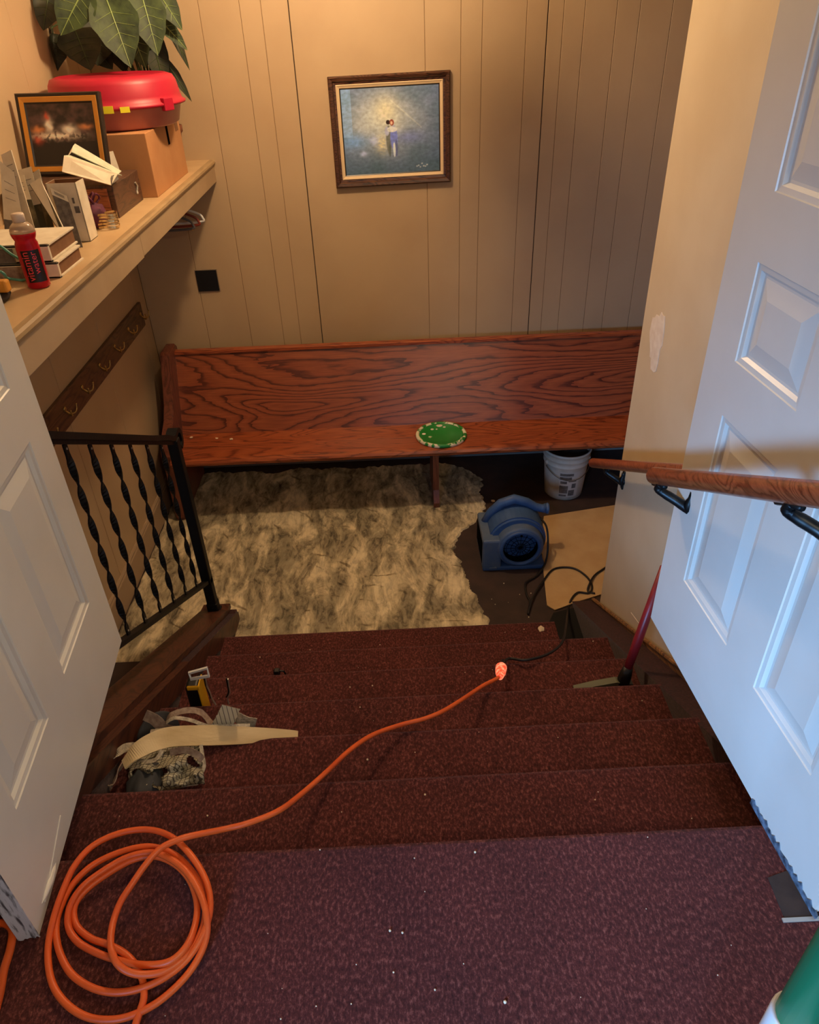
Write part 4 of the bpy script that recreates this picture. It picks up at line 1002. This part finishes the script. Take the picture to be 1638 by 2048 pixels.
# bucket
bk = Vector((1.09, 4.075, ZF)); bh = .345
bu_ = thing('paint_bucket', bk, 'dirty white plastic bucket with wire handle under the pew', 'bucket')
rb, rtp = .122, .149
rad = lambda z: rb+(rtp-rb)*z/bh
prof = [(0, 0), (rb-.006, 0), (rb, .006)]+[(rad(z), z) for z in (.05, .12, .20, .245)]+[(rad(.25)+.005, .25), (rad(.256)+.005, .256), (rad(.262), .262), (rad(.285), .285), (rad(.29)+.006, .29), (rad(.296)+.006, .296), (rad(.302), .302), (rad(.325), .325), (rad(.33)+.007, .328), (rad(.34)+.008, .343), (rad(.34), .345), (rad(.34)-.004, .340), (rad(.1)-.004, .10), (0, .10)]
new_obj('bucket_body', lathe(prof, bk, 44, cap=False), m_bucket, bu_, True)
new_obj('dried_contents', lathe([(0, .290), (.08, .294), (.138, .298)], bk, 30, cap=False), pm('dried_brown', (92, 70, 54), (62, 46, 36), .9, ns=20), bu_, True)
hp = [bk+Vector((math.cos(a)*.152, math.sin(a)*.152-abs(math.sin(a))*.012, .262-.085*abs(math.sin(a))**1.3)) for a in [math.radians(200+14*i) for i in range(12)]]
new_obj('wire_handle', tube(hp, .0024, 6, smooth_pts=4), m_wire, bu_)
for a in (200, 354): new_obj('handle_lug', lathe([(.014, -.002), (.013, .006), (.006, .010), (0, .010)], bk+Vector((math.cos(math.radians(a))*.145, math.sin(math.radians(a))*.145, .262)), 12, axis=(math.cos(math.radians(a)), math.sin(math.radians(a)), 0)), m_bucket, bu_)
def wrap(c, a0, a1, z0, z1, off=.001, n=10):
    vs = []; fs = []
    for z in (z0, z1):
        for i in range(n+1):
            a = a0+(a1-a0)*i/n; r = rad(z)+off; vs.append((c.x+r*math.cos(a), c.y+r*math.sin(a), c.z+z))
    for i in range(n): fs.append((i, i+1, n+2+i, n+1+i))
    return vs, fs
D = math.radians
new_obj('label', wrap(bk, D(-118), D(-62), .03, .225), pm('bucket_label', (202, 196, 184), rough=.6), bu_)
for a0, a1, z0, z1 in ((-116, -80, .195, .215), (-116, -84, .165, .188), (-114, -96, .135, .155), (-92, -70, .15, .158), (-82, -70, .10, .135), (-116, -92, .06, .12), (-90, -72, .04, .085), (-116, -95, .035, .05)):
    new_obj('label_print', wrap(bk, D(a0), D(a1), z0, z1, .0018, 6), m_greyprint, bu_)

# air mover
fc = Vector((.658, 3.27, ZF))
fan = thing('air_mover', fc+Vector((0, .13, 0)), 'blue snail-shaped floor fan with a round black intake', 'fan')
cz = ZF+.158; cx = .665; rd = .133
new_obj('drum', lathe([(rd-.028, .004), (rd-.012, 0), (rd-.002, .008), (rd, .02), (rd, .215), (rd-.01, .225), (0, .225)], (cx, 3.255, cz), 48, axis=(0, 1, 0), cap=False), m_bluegrey, fan, True)
new_obj('intake_ring', lathe([(.098, .006), (.100, -.006), (.110, -.010), (.119, -.004), (.121, .008)], (cx, 3.255, cz), 48, axis=(0, 1, 0), cap=False), m_blue, fan, True)
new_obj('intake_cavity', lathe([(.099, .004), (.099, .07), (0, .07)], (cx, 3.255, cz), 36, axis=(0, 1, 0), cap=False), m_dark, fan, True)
bm = bmesh.new()
for r0 in (.03, .055, .08): tube([(cx+r0*math.cos(a), 3.262, cz+r0*math.sin(a)) for a in [2*math.pi*i/28 for i in range(28)]], .0016, 5, bm, closed=True)
for i in range(8): a = math.pi*i/8; tube([(cx-.099*math.cos(a), 3.264, cz-.099*math.sin(a)), (cx+.099*math.cos(a), 3.264, cz+.099*math.sin(a))], .0016, 5, bm)
tube([(cx, 3.258, cz+.10), (cx, 3.252, cz+.085)], .006, 6, bm)
new_obj('intake_grille', bm, m_dark, fan)
# volute: a wider scroll behind the drum, running down to the outlet on the left
sp_ = []
for i in range(25):
    a = math.radians(-40+i*(235/24)); r = .150+.030*i/24; sp_.append((cx+r*math.cos(a), cz+r*math.sin(a)))
sp_ += [(.475, cz-.03), (.462, ZF+.012), (.78, ZF+.012)]
bm = extrude(sp_, 'Y', 3.315, 3.50)
bmesh.ops.bevel(bm, geom=[e for e in bm.edges if abs(e.verts[0].co.y-e.verts[1].co.y) < 1e-6], offset=.012, segments=3, affect='EDGES')
new_obj('scroll_housing', bm, m_blue, fan)
# outlet box (front left)
bm = bmesh.new(); box(bm, .452, .56, 3.262, 3.56, ZF+.012, ZF+.215, .012)
new_obj('outlet', bm, m_bluegrey, fan)
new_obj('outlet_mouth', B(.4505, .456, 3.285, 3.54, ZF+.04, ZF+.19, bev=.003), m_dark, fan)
new_obj('base_plate', B(.455, .815, 3.262, 3.53, ZF, ZF+.028, bev=.008), m_blue, fan)
new_obj('foot_latch', B(.49, .535, 3.254, 3.264, ZF+.016, ZF+.03, bev=.003), m_bluegrey, fan)
# carrying handle arch and cable horn
hpts = [(.485, 3.47, ZF+.20), (.52, 3.47, ZF+.27), (.575, 3.46, ZF+.335), (.65, 3.46, ZF+.362), (.725, 3.46, ZF+.335), (.775, 3.46, ZF+.30), (.812, 3.455, ZF+.292), (.832, 3.455, ZF+.290)]
new_obj('handle', tube(hpts, [.024, .026, .028, .028, .026, .024, .023, .030], 14, smooth_pts=0), m_blue, fan, True)
new_obj('cable_horn', lathe([(.020, -.03), (.020, 0), (.030, .012), (.034, .022), (.030, .026), (0, .022)], (.825, 3.455, ZF+.290), 20, axis=(1, 0, -.05)), m_blue, fan, True)
new_obj('vent_slot', tube([(cx+.138*math.cos(a), 3.435, cz+.138*math.sin(a)) for a in [math.radians(50+8*i) for i in range(11)]], .008, 8), pm('slot_grey', (84, 90, 98), rough=.7), fan)

# power cords on lower floor / stairs
cdm = pm('black_cord', (22, 18, 18), rough=.5)
fz = lambda p, h=.006: at(p[0], p[1], 2, ZF+h)
c1 = thing('power_cord', (.8, 3.1, ZF), 'black fan power cord looping over the hardboard to the glowing plug', 'cord')
P = [Vector((.79, 3.46, ZF+.24)), Vector((.835, 3.40, ZF+.20)), Vector((.838, 3.33, ZF+.10)), Vector((.815, 3.27, ZF+.03))]
P += [fz(p, .012) for p in ((1072, 1152), (1052, 1165), (1052, 1185), (1060, 1205), (1056, 1228))]
P2 = [fz(p, .016) for p in ((1056, 1228), (1066, 1195), (1086, 1163), (1108, 1138), (1145, 1136), (1172, 1152), (1184, 1172), (1178, 1186), (1156, 1185), (1142, 1200), (1136, 1222))]
P3 = [at_slope(1132, 1252, .02), at_slope(1124, 1285, .02), at_slope(1096, 1308, .02), at_slope(1052, 1320, .02), at_slope(1020, 1317, .02)]
new_obj('cable', tube(P+P2[1:]+P3+[at_slope(1008, 1324, .035)], .0058, 8, smooth_pts=6), cdm, c1, True)
a = at_slope(1006, 1322, .036); b = at_slope(1003, 1336, .036)
new_obj('plug', tube([a, b], [.008, .014], 12), m_black, c1, True)
c2 = thing('power_cord', (1.1, 3.05, ZF), 'short black cord from behind the wall corner onto the hardboard', 'cord')
new_obj('cable', tube([fz((1290, 1095), .016), fz((1240, 1115), .016), fz((1210, 1136), .016), fz((1190, 1150), .018), fz((1180, 1166), .026), fz((1176, 1182), .016), fz((1190, 1187), .014)], .0058, 8, smooth_pts=6), cdm, c2, True)

# orange extension cord with lit socket
oc_ = thing('extension_cord', (-.6, .82, 0), 'orange extension cord coiled on the landing and running down the stairs', 'cord')
def CL(p, h): return at(p[0]/3.276, 1560+p[1]/3.276, 2, h)
run = [(1001, 1350, .03), (992, 1358, .03), (965, 1372, .035), (930, 1395, .04), (890, 1420, .035), (850, 1437, .03), (800, 1450, .028), (745, 1470, .035), (700, 1500, .04), (655, 1542, .035), (610, 1582, .03), (560, 1620, .035), (500, 1645, .04), (450, 1658, .035)]
P = [at_slope(x, y, h) for x, y, h in run]
seqs = [((1280, 360), .045), ((1170, 390), .055), ((1050, 450), .062), ((950, 560), .055), ((860, 690), .045), ((790, 800), .04), ((745, 920), .04), ((725, 1040), .046), ((735, 1130), .05), ((775, 1210), .044), ((850, 1260), .034), ((950, 1275), .026), ((1080, 1250), .022), ((1220, 1150), .02),
        ((1320, 990), .018), ((1345, 830), .018), ((1300, 660), .018), ((1160, 500), .018), ((1000, 438), .018), ((820, 462), .018), ((620, 550), .016), ((480, 680), .016), ((400, 830), .016), ((368, 960), .014), ((385, 1110), .012), ((460, 1260), .012), ((590, 1355), .012), ((740, 1392), .012), ((900, 1372), .012), ((1070, 1300), .014), ((1230, 1170), .018), ((1340, 990), .03),
        ((1378, 820), .032), ((1345, 650), .034), ((1240, 480), .036), ((1110, 365), .03), ((960, 325), .024), ((780, 350), .022), ((610, 430), .022), ((490, 560), .026), ((410, 730), .028), ((350, 910), .026), ((315, 1100), .014), ((330, 1290), .010), ((400, 1430), .009), ((530, 1535), .009), ((680, 1572), .009), ((850, 1548), .009), ((1050, 1445), .009), ((1240, 1260), .011), ((1345, 1060), .022), ((1352, 880), .040),
        ((1290, 700), .042), ((1180, 560), .040), ((1020, 478), .036), ((850, 500), .032), ((680, 592), .03), ((540, 700), .028), ((458, 830), .022), ((448, 960), .016), ((510, 1060), .014), ((640, 1135), .012), ((790, 1185), .012), ((950, 1212), .020), ((1110, 1190), .030), ((1220, 1090), .034), ((1278, 950), .024), ((1290, 800), .022), ((1240, 650), .024), ((1140, 548), .026), ((1010, 500), .026), ((860, 528), .024), ((690, 625), .02), ((560, 725), .018), ((488, 830), .014), ((500, 950), .010), ((590, 1035), .009), ((710, 1080), .009), ((820, 1140), .009), ((900, 1230), .009), ((938, 1330), .009), ((942, 1430), .009), ((915, 1520), .009), ((880, 1640), .009), ((870, 1800), .009)]
P += [CL(p, h) for p, h in seqs]
new_obj('cable', tube(P, .0071, 10, smooth_pts=7), m_orange, oc_, True)
a = at_slope(1003, 1331, .036); b = at_slope(1000, 1354, .032)
new_obj('lit_socket', tube([a, a.lerp(b, .2), a.lerp(b, .6), b], [.014, .022, .020, .012], 14), m_glow, oc_, True)
# second piece of orange cord at the left photo edge
o2 = thing('extension_cord', (-.86, .75, 0), 'short bend of orange cord at the left edge beside the door foot', 'cord')
new_obj('cable', tube([at(-40, 1850, 2, .012), at(0, 1846, 2, .012), at(18, 1851, 2, .012), at(25, 1866, 2, .012), at(20, 1900, 2, .012), at(8, 1940, 2, .012), at(0, 1985, 2, .012), at(-14, 2040, 2, .012)], .0083, 10, smooth_pts=7), m_orange, o2, True)
# mauve cloth
bm = bmesh.new(); N_ = 18; G = []
for j in range(N_+1):
    row = []
    for i in range(N_+1):
        x = -1.10+.335*i/N_; y = .40+.27*j/N_; x -= .10*(j/N_)+.01*math.sin(j)
        h = .012+.016*abs(mnoise.noise(Vector((x*14, y*14, 3)))) if 0 < i < N_ and 0 < j < N_ else .001
        row.append(bm.verts.new((x, y, h)))
    G.append(row)
for a_, b_ in zip(G, G[1:]):
    for i in range(N_): bm.faces.new((a_[i], a_[i+1], b_[i+1], b_[i]))
tag(new_obj('mauve_cloth', bm, m_pinkcloth, loc=(-.9, .55, 0), smooth=True), 'mauve cloth lying in the bottom left corner of the landing', 'cloth')
# mop pole bottom right
mp_ = at(1624, 1990, 2, .95)
mo = thing('mop', (mp_.x, mp_.y, 0), 'green mop pole with a white collar at the bottom right corner', 'mop')
zc_ = at(1590, 2040, 1, mp_.y).z
new_obj('upper_pole', tube([(mp_.x, mp_.y, zc_), (mp_.x, mp_.y, 1.32)], .0165, 20), m_greenp, mo, True)
new_obj('collar', lathe([(.017, -.05), (.019, -.048), (.0195, .004), (.0185, .006), (.0165, .006)], (mp_.x, mp_.y, zc_), 24), m_white, mo, True)
new_obj('lower_pole', tube([(mp_.x, mp_.y, .03), (mp_.x, mp_.y, zc_-.04)], .0145, 18), m_white, mo, True)
new_obj('mop_head', B(mp_.x-.12, mp_.x+.12, mp_.y-.045, mp_.y+.045, 0, .04, bev=.012), m_greyprint, mo)

# red-handled floor squeegee leaning on right wall
zt4 = -4*R
sb = at(1238, 1343, 1, 1.93); e1 = Vector((1.012, 2.06, .27)); s0 = Vector((.835, 1.935, zt4+.055))
sq = thing('floor_squeegee', (s0.x, s0.y, zt4), 'red-handled squeegee standing on the stairs against the right wall', 'squeegee')
d = (at(1303, 1205, 1, 2.0)-s0); end = s0+d*1.45
new_obj('handle', tube([s0, s0+d*.5, end], [.015, .018, .015], 14), m_stick, sq, True)
new_obj('socket', tube([s0-d*.10, s0+d*.02, s0+d*.13], [.026, .024, .018], 14), m_black, sq, True)
bm = extrude([(0, 0), (.11, 0), (.13, .010), (.10, .03), (0, .034)], 'Y', -.015, .015)
Mx = Matrix.Translation((s0.x-.015, s0.y-.02, zt4)) @ Matrix.Scale(-1, 4, (1, 0, 0))
bm2 = bmesh.new(); 
bm = extrude([(.64, zt4+.002), (.86, zt4+.002), (.865, zt4+.03), (.80, zt4+.045), (.72, zt4+.03), (.64, zt4+.008)], 'Y', 1.915, 1.945)
new_obj('blade', bm, m_blade, sq)

# chips and crumbs on the stairs
p = at(1076, 1262, 2, -6*R); chip(Vector((.655, 2.60, -6*R)), .02, 'carpet_scrap', 'largest cream scrap lying on the lowest step at the right', 'scrap')
cr = bmesh.new(); random.seed(11)
spots = [(415, 1632), (620, 1300), (700, 1375), (720, 1415), (805, 1866), (780, 1862), (787, 1945), (1284, 1402), (1048, 1259), (745, 1372), (930, 1345), (960, 1345), (985, 1340), (1186, 1283), (520, 1315), (830, 1505), (735, 1520), (1010, 2005), (850, 1590), (760, 1290), (1100, 1295), (640, 1700), (950, 1705), (1190, 1600), (870, 1980), (1010, 1265)]
def surf(px, py):
    """where the view ray meets the carpeted stair surface"""
    best = None
    for k in range(0, 7):
        p = at(px, py, 2, -k*R); ya = -3 if k == 0 else Y0+(k-1)*T; yb2 = Y0+k*T
        if ya <= p.y <= yb2: return p
    return None
for x, y in spots:
    p = surf(x, y)
    if p is None: continue
    s = random.uniform(.0018, .0036); r_ = bmesh.ops.create_icosphere(cr, subdivisions=1, radius=s, matrix=Matrix.Translation(p+Vector((0, 0, s*.6))))
for i in range(40):
    x = random.uniform(200, 1500); y = random.uniform(1280, 2040); p = surf(x, y)
    if p is None or abs(p.x) > .8: continue
    s = random.uniform(.0008, .0018); bmesh.ops.create_icosphere(cr, subdivisions=1, radius=s, matrix=Matrix.Translation(p+Vector((0, 0, s*.6))))
for i in range(9):
    p = Vector((random.uniform(.47, .72), random.uniform(2.7, 3.2), ZF)); s = random.uniform(.0015, .004); bmesh.ops.create_icosphere(cr, subdivisions=1, radius=s, matrix=Matrix.Translation(p+Vector((0, 0, s*.6))))
tag(new_obj('plaster_crumbs', cr, m_chip), 'scattered plaster crumbs on the stairs, landing and floor', 'crumbs', kind='stuff')
# lumps of plaster by the fan
for (x, y, lb) in ((986, 1003, 'plaster lump on the dark floor left of the fan, further one'), (982, 1018, 'plaster lump on the dark floor left of the fan, nearer one')):
    p = at(x, y, 2, ZF); chip(p, .014, 'plaster_lump', lb, 'lump', 'plaster lumps beside the fan')
# small black clip
p = at(560, 1336, 2, -5*R+.01); p.z = -5*R
bkp = thing('black_clip', p, 'small black plastic clip on the stair left of centre', 'clip')
p2 = p+Vector((0, -.03, 0))
new_obj('body', B(p2.x-.022, p2.x+.004, p2.y-.012, p2.y+.012, p2.z, p2.z+.032, bev=.005), m_black, bkp)
new_obj('prong', tube([p2+Vector((0, 0, .024)), p2+Vector((.02, 0, .022)), p2+Vector((.028, 0, .002))], .004, 6), m_black, bkp)

# tape measure with clamps behind step edge
t4 = -4*R
tm = thing('tape_measure', (-.80, 1.87, t4), 'yellow and black tape measure on the stair by the left stringer', 'tape measure')
a = at(372, 1362, 1, 1.87); b = at(405, 1362, 1, 1.87)
bm = B(a.x, b.x-.01, 1.835, 1.895, t4, a.z-.0, bev=.012, seg=3); new_obj('case', bm, m_black, tm)
new_obj('yellow_band', B(a.x+.01, b.x-.002, 1.832, 1.842, a.z-.012, a.z+.006, bev=.004), m_tapeyel, tm)
new_obj('yellow_band', B(b.x-.011, b.x-.007, 1.832, 1.90, t4+.01, a.z+.002, bev=.004), m_tapeyel, tm)
q = [at(378, 1346, 1, 1.86), at(414, 1336, 1, 1.86), at(418, 1352, 1, 1.85), at(382, 1358, 1, 1.85)]
bm = tube([q[0], q[1], q[2], q[3]], 0, closed=True, flat=(.009, .009)); new_obj('steel_buckle', bm, m_white, tm)
def zig(pts, y, label):
    P = [at(px, py, 1, y+i*.002) for i, (px, py) in enumerate(pts)]
    P[-1].z = max(P[-1].z, t4+.002)
    o = thing('metal_clip', P[-1], label, 'metal clip', 'zigzag metal clips on the stair')
    new_obj('strip', ribbon(P, .007, (0, 1, .2), .003, 2), m_steel, o)
    new_obj('fold', ribbon([p_+Vector((-.006, .004, 0)) for p_ in P[:-1]], .005, (1, 0, 0), .003, 2), m_bronze, o)
zig([(411, 1352), (414, 1372), (420, 1385), (424, 1398), (432, 1410)], 1.87, 'zigzag steel clip touching the tape measure')
zig([(456, 1358), (458, 1372), (460, 1386), (455, 1396), (458, 1408)], 1.87, 'zigzag steel clip standing alone right of the tape measure')

# torn carpet-backing pile on the second step
z2, z3 = -2*R, -3*R
pl = thing('torn_backing', (-.68, 1.38, z2), 'crumpled white and grey torn carpet backing on the stair at left', 'carpet backing')
bm = bmesh.new(); NX, NY = 44, 30; G = []
for j in range(NY+1):
    row = []
    for i in range(NX+1):
        u, v = i/NX, j/NY
        px = 262+148*u-10*v; py = 1576-86*v+8*math.sin(u*5)
        h = .012+.06*math.sin(math.pi*min(1, v*1.1))*(.45+.5*math.sin(math.pi*u))+.035*mnoise.noise(Vector((u*5, v*4, 2)))+.014*mnoise.noise(Vector((u*12, v*9, 6)))
        h = max(h, .004)
        p = at(px, py, 2, z2+h); p.y = min(p.y, Y0+2*T+.05)
        row.append(bm.verts.new(p))
    G.append(row)
for j in range(NY):
    for i in range(NX):
        u, v = i/NX, j/NY
        if mnoise.noise(Vector((u*4.2+1, v*3.5, 8))) > .36: continue
        if (u-.12)**2*4+(v-.35)**2*2.2 < .035 or (u-.72)**2*5+(v-.80)**2*6 < .05: continue
        if u < .25 and v > .8: continue
        bm.faces.new((G[j][i], G[j][i+1], G[j+1][i+1], G[j+1][i]))
r_ = bmesh.ops.solidify(bm, geom=list(bm.faces), thickness=.003)
for v in [v for v in bm.verts if not v.link_faces]: bm.verts.remove(v)
# woven backing shows a square mesh
mw = bpy.data.materials.new('woven_backing'); mw.use_nodes = True; n, N, L = nt(mw); b = N['Principled BSDF']; b.inputs['Roughness'].default_value = .9
tcw = N.new('ShaderNodeTexCoord'); bw = N.new('ShaderNodeTexBrick'); bw.offset = 0; bw.inputs['Scale'].default_value = 1; bw.inputs['Brick Width'].default_value = .014; bw.inputs['Row Height'].default_value = .010; bw.inputs['Mortar Size'].default_value = .0012
bw.inputs['Color1'].default_value = srgb(238, 232, 208); bw.inputs['Color2'].default_value = srgb(222, 214, 186); bw.inputs['Mortar'].default_value = srgb(120, 112, 96)
L.new(tcw.outputs['Object'], bw.inputs['Vector']); L.new(bw.outputs['Color'], b.inputs['Base Color'])
new_obj('woven_sheet', bm, mw, pl, True)
def rb_(pts, w, side, mat, nm='strip', th=.0025, wob=.05): return new_obj(nm, ribbon([at(x, y, 2, z2+h) for x, y, h in pts], w, side, th, 8, wob=wob), mat, pl)
rb_([(190, 1578, .01), (222, 1572, .02), (238, 1540, .04), (262, 1510, .05), (292, 1500, .06)], .024, [(1, 0, .4), (.5, .5, 1), (0, 1, 0)], m_netb)
rb_([(262, 1560, .02), (262, 1540, .03), (278, 1526, .05), (310, 1520, .07), (325, 1500, .08)], .012, (0, 1, .3), m_net)
rb_([(262, 1548, .01), (264, 1572, .01), (285, 1582, .008), (330, 1578, .01), (370, 1570, .008), (396, 1566, .008)], .012, (0, .4, 1), m_net)
rb_([(402, 1490, .06), (405, 1510, .05), (408, 1535, .03), (392, 1565, .01)], .010, (1, .3, 0), m_net)
rb_([(222, 1545, .02), (232, 1512, .05), (250, 1496, .06), (270, 1494, .06)], .028, (.3, 1, .3), m_net, 'strip')
rb_([(340, 1505, .08), (372, 1500, .09), (395, 1510, .08), (405, 1520, .06)], .02, (0, .6, .7), m_netb)
pl3 = thing('torn_backing', (-.75, 1.62, z3), 'curled grey backing strips on the step behind the pale wood sliver', 'carpet backing')
def rc_(pts, w, side, mat, y, th=.0025): return new_obj('strip', ribbon([at(px, py, 1, y+dy) for px, py, dy in pts], w, side, th, 8, wob=.05), mat, pl3)
rc_([(330, 1452, 0), (340, 1432, .0), (372, 1421, .01), (400, 1424, .01), (418, 1442, 0), (430, 1460, -.03)], .02, (0, 1, .4), m_netb, 1.60)
rc_([(333, 1445, 0), (350, 1436, 0), (380, 1440, 0), (402, 1448, -.01), (425, 1456, -.02)], .012, (0, 1, .3), m_net, 1.57)
rc_([(290, 1430, 0), (310, 1440, -.01), (330, 1458, -.02), (352, 1464, -.03)], .036, (.3, .5, .8), m_netb, 1.60)
rc_([(440, 1456, 0), (452, 1436, 0), (462, 1414, .0)], .060, (1, 0, .15), mw, 1.56)
rc_([(470, 1432, 0), (490, 1442, .0), (512, 1446, 0)], .045, (.2, 0, 1), m_net, 1.58)
rc_([(300, 1468, -.02), (330, 1464, -.02), (380, 1460, -.02), (430, 1458, -.02), (500, 1456, 0)], .03, (0, 1, .2), m_net, 1.55)
# dark rubber disc behind the pile
dc = at(270, 1468, 0, -.855)
ds = thing('dark_pad', (dc.x, dc.y, z3), 'dark slate pad leaning on the stringer behind the backing pile', 'pad')
bm = lathe([(0, -.004), (.078, -.004), (.084, 0), (.078, .006), (0, .007)], (-.835, 1.60, z3+.085), 30, axis=(.8, -.5, .35)); new_obj('pad', bm, m_disc, ds, True)
db = thing('dark_pad', (-.80, 1.33, z2), 'dark rubber scrap under the left end of the backing pile', 'pad')
bm = bmesh.new(); bmesh.ops.create_icosphere(bm, subdivisions=3, radius=1)
for v in bm.verts:
    k = 1+.3*mnoise.noise(v.co*2); v.co = Vector((-.79+v.co.x*.05*k, 1.33+v.co.y*.09*k, z2+max(0, .03+v.co.z*.03*k)))
new_obj('scrap', bm, m_disc, db, True)
# pale wood sliver
ws = thing('wood_sliver', (-.6, 1.5, z3), 'long pale bent wood sliver pointing right across the torn backing', 'wood strip')
P = [at(x, y, 1, yy) for x, y, yy in ((248, 1530, 1.40), (270, 1506, 1.42), (300, 1487, 1.45), (340, 1474, 1.48), (400, 1471, 1.50), (470, 1471, 1.515), (540, 1470, 1.525), (596, 1468, 1.53))]
new_obj('sliver', ribbon(P, [.034, .046, .054, .060, .062, .062, .054, .040, .018], (0, 1, .45), .006, 8), m_wood_pale, ws)
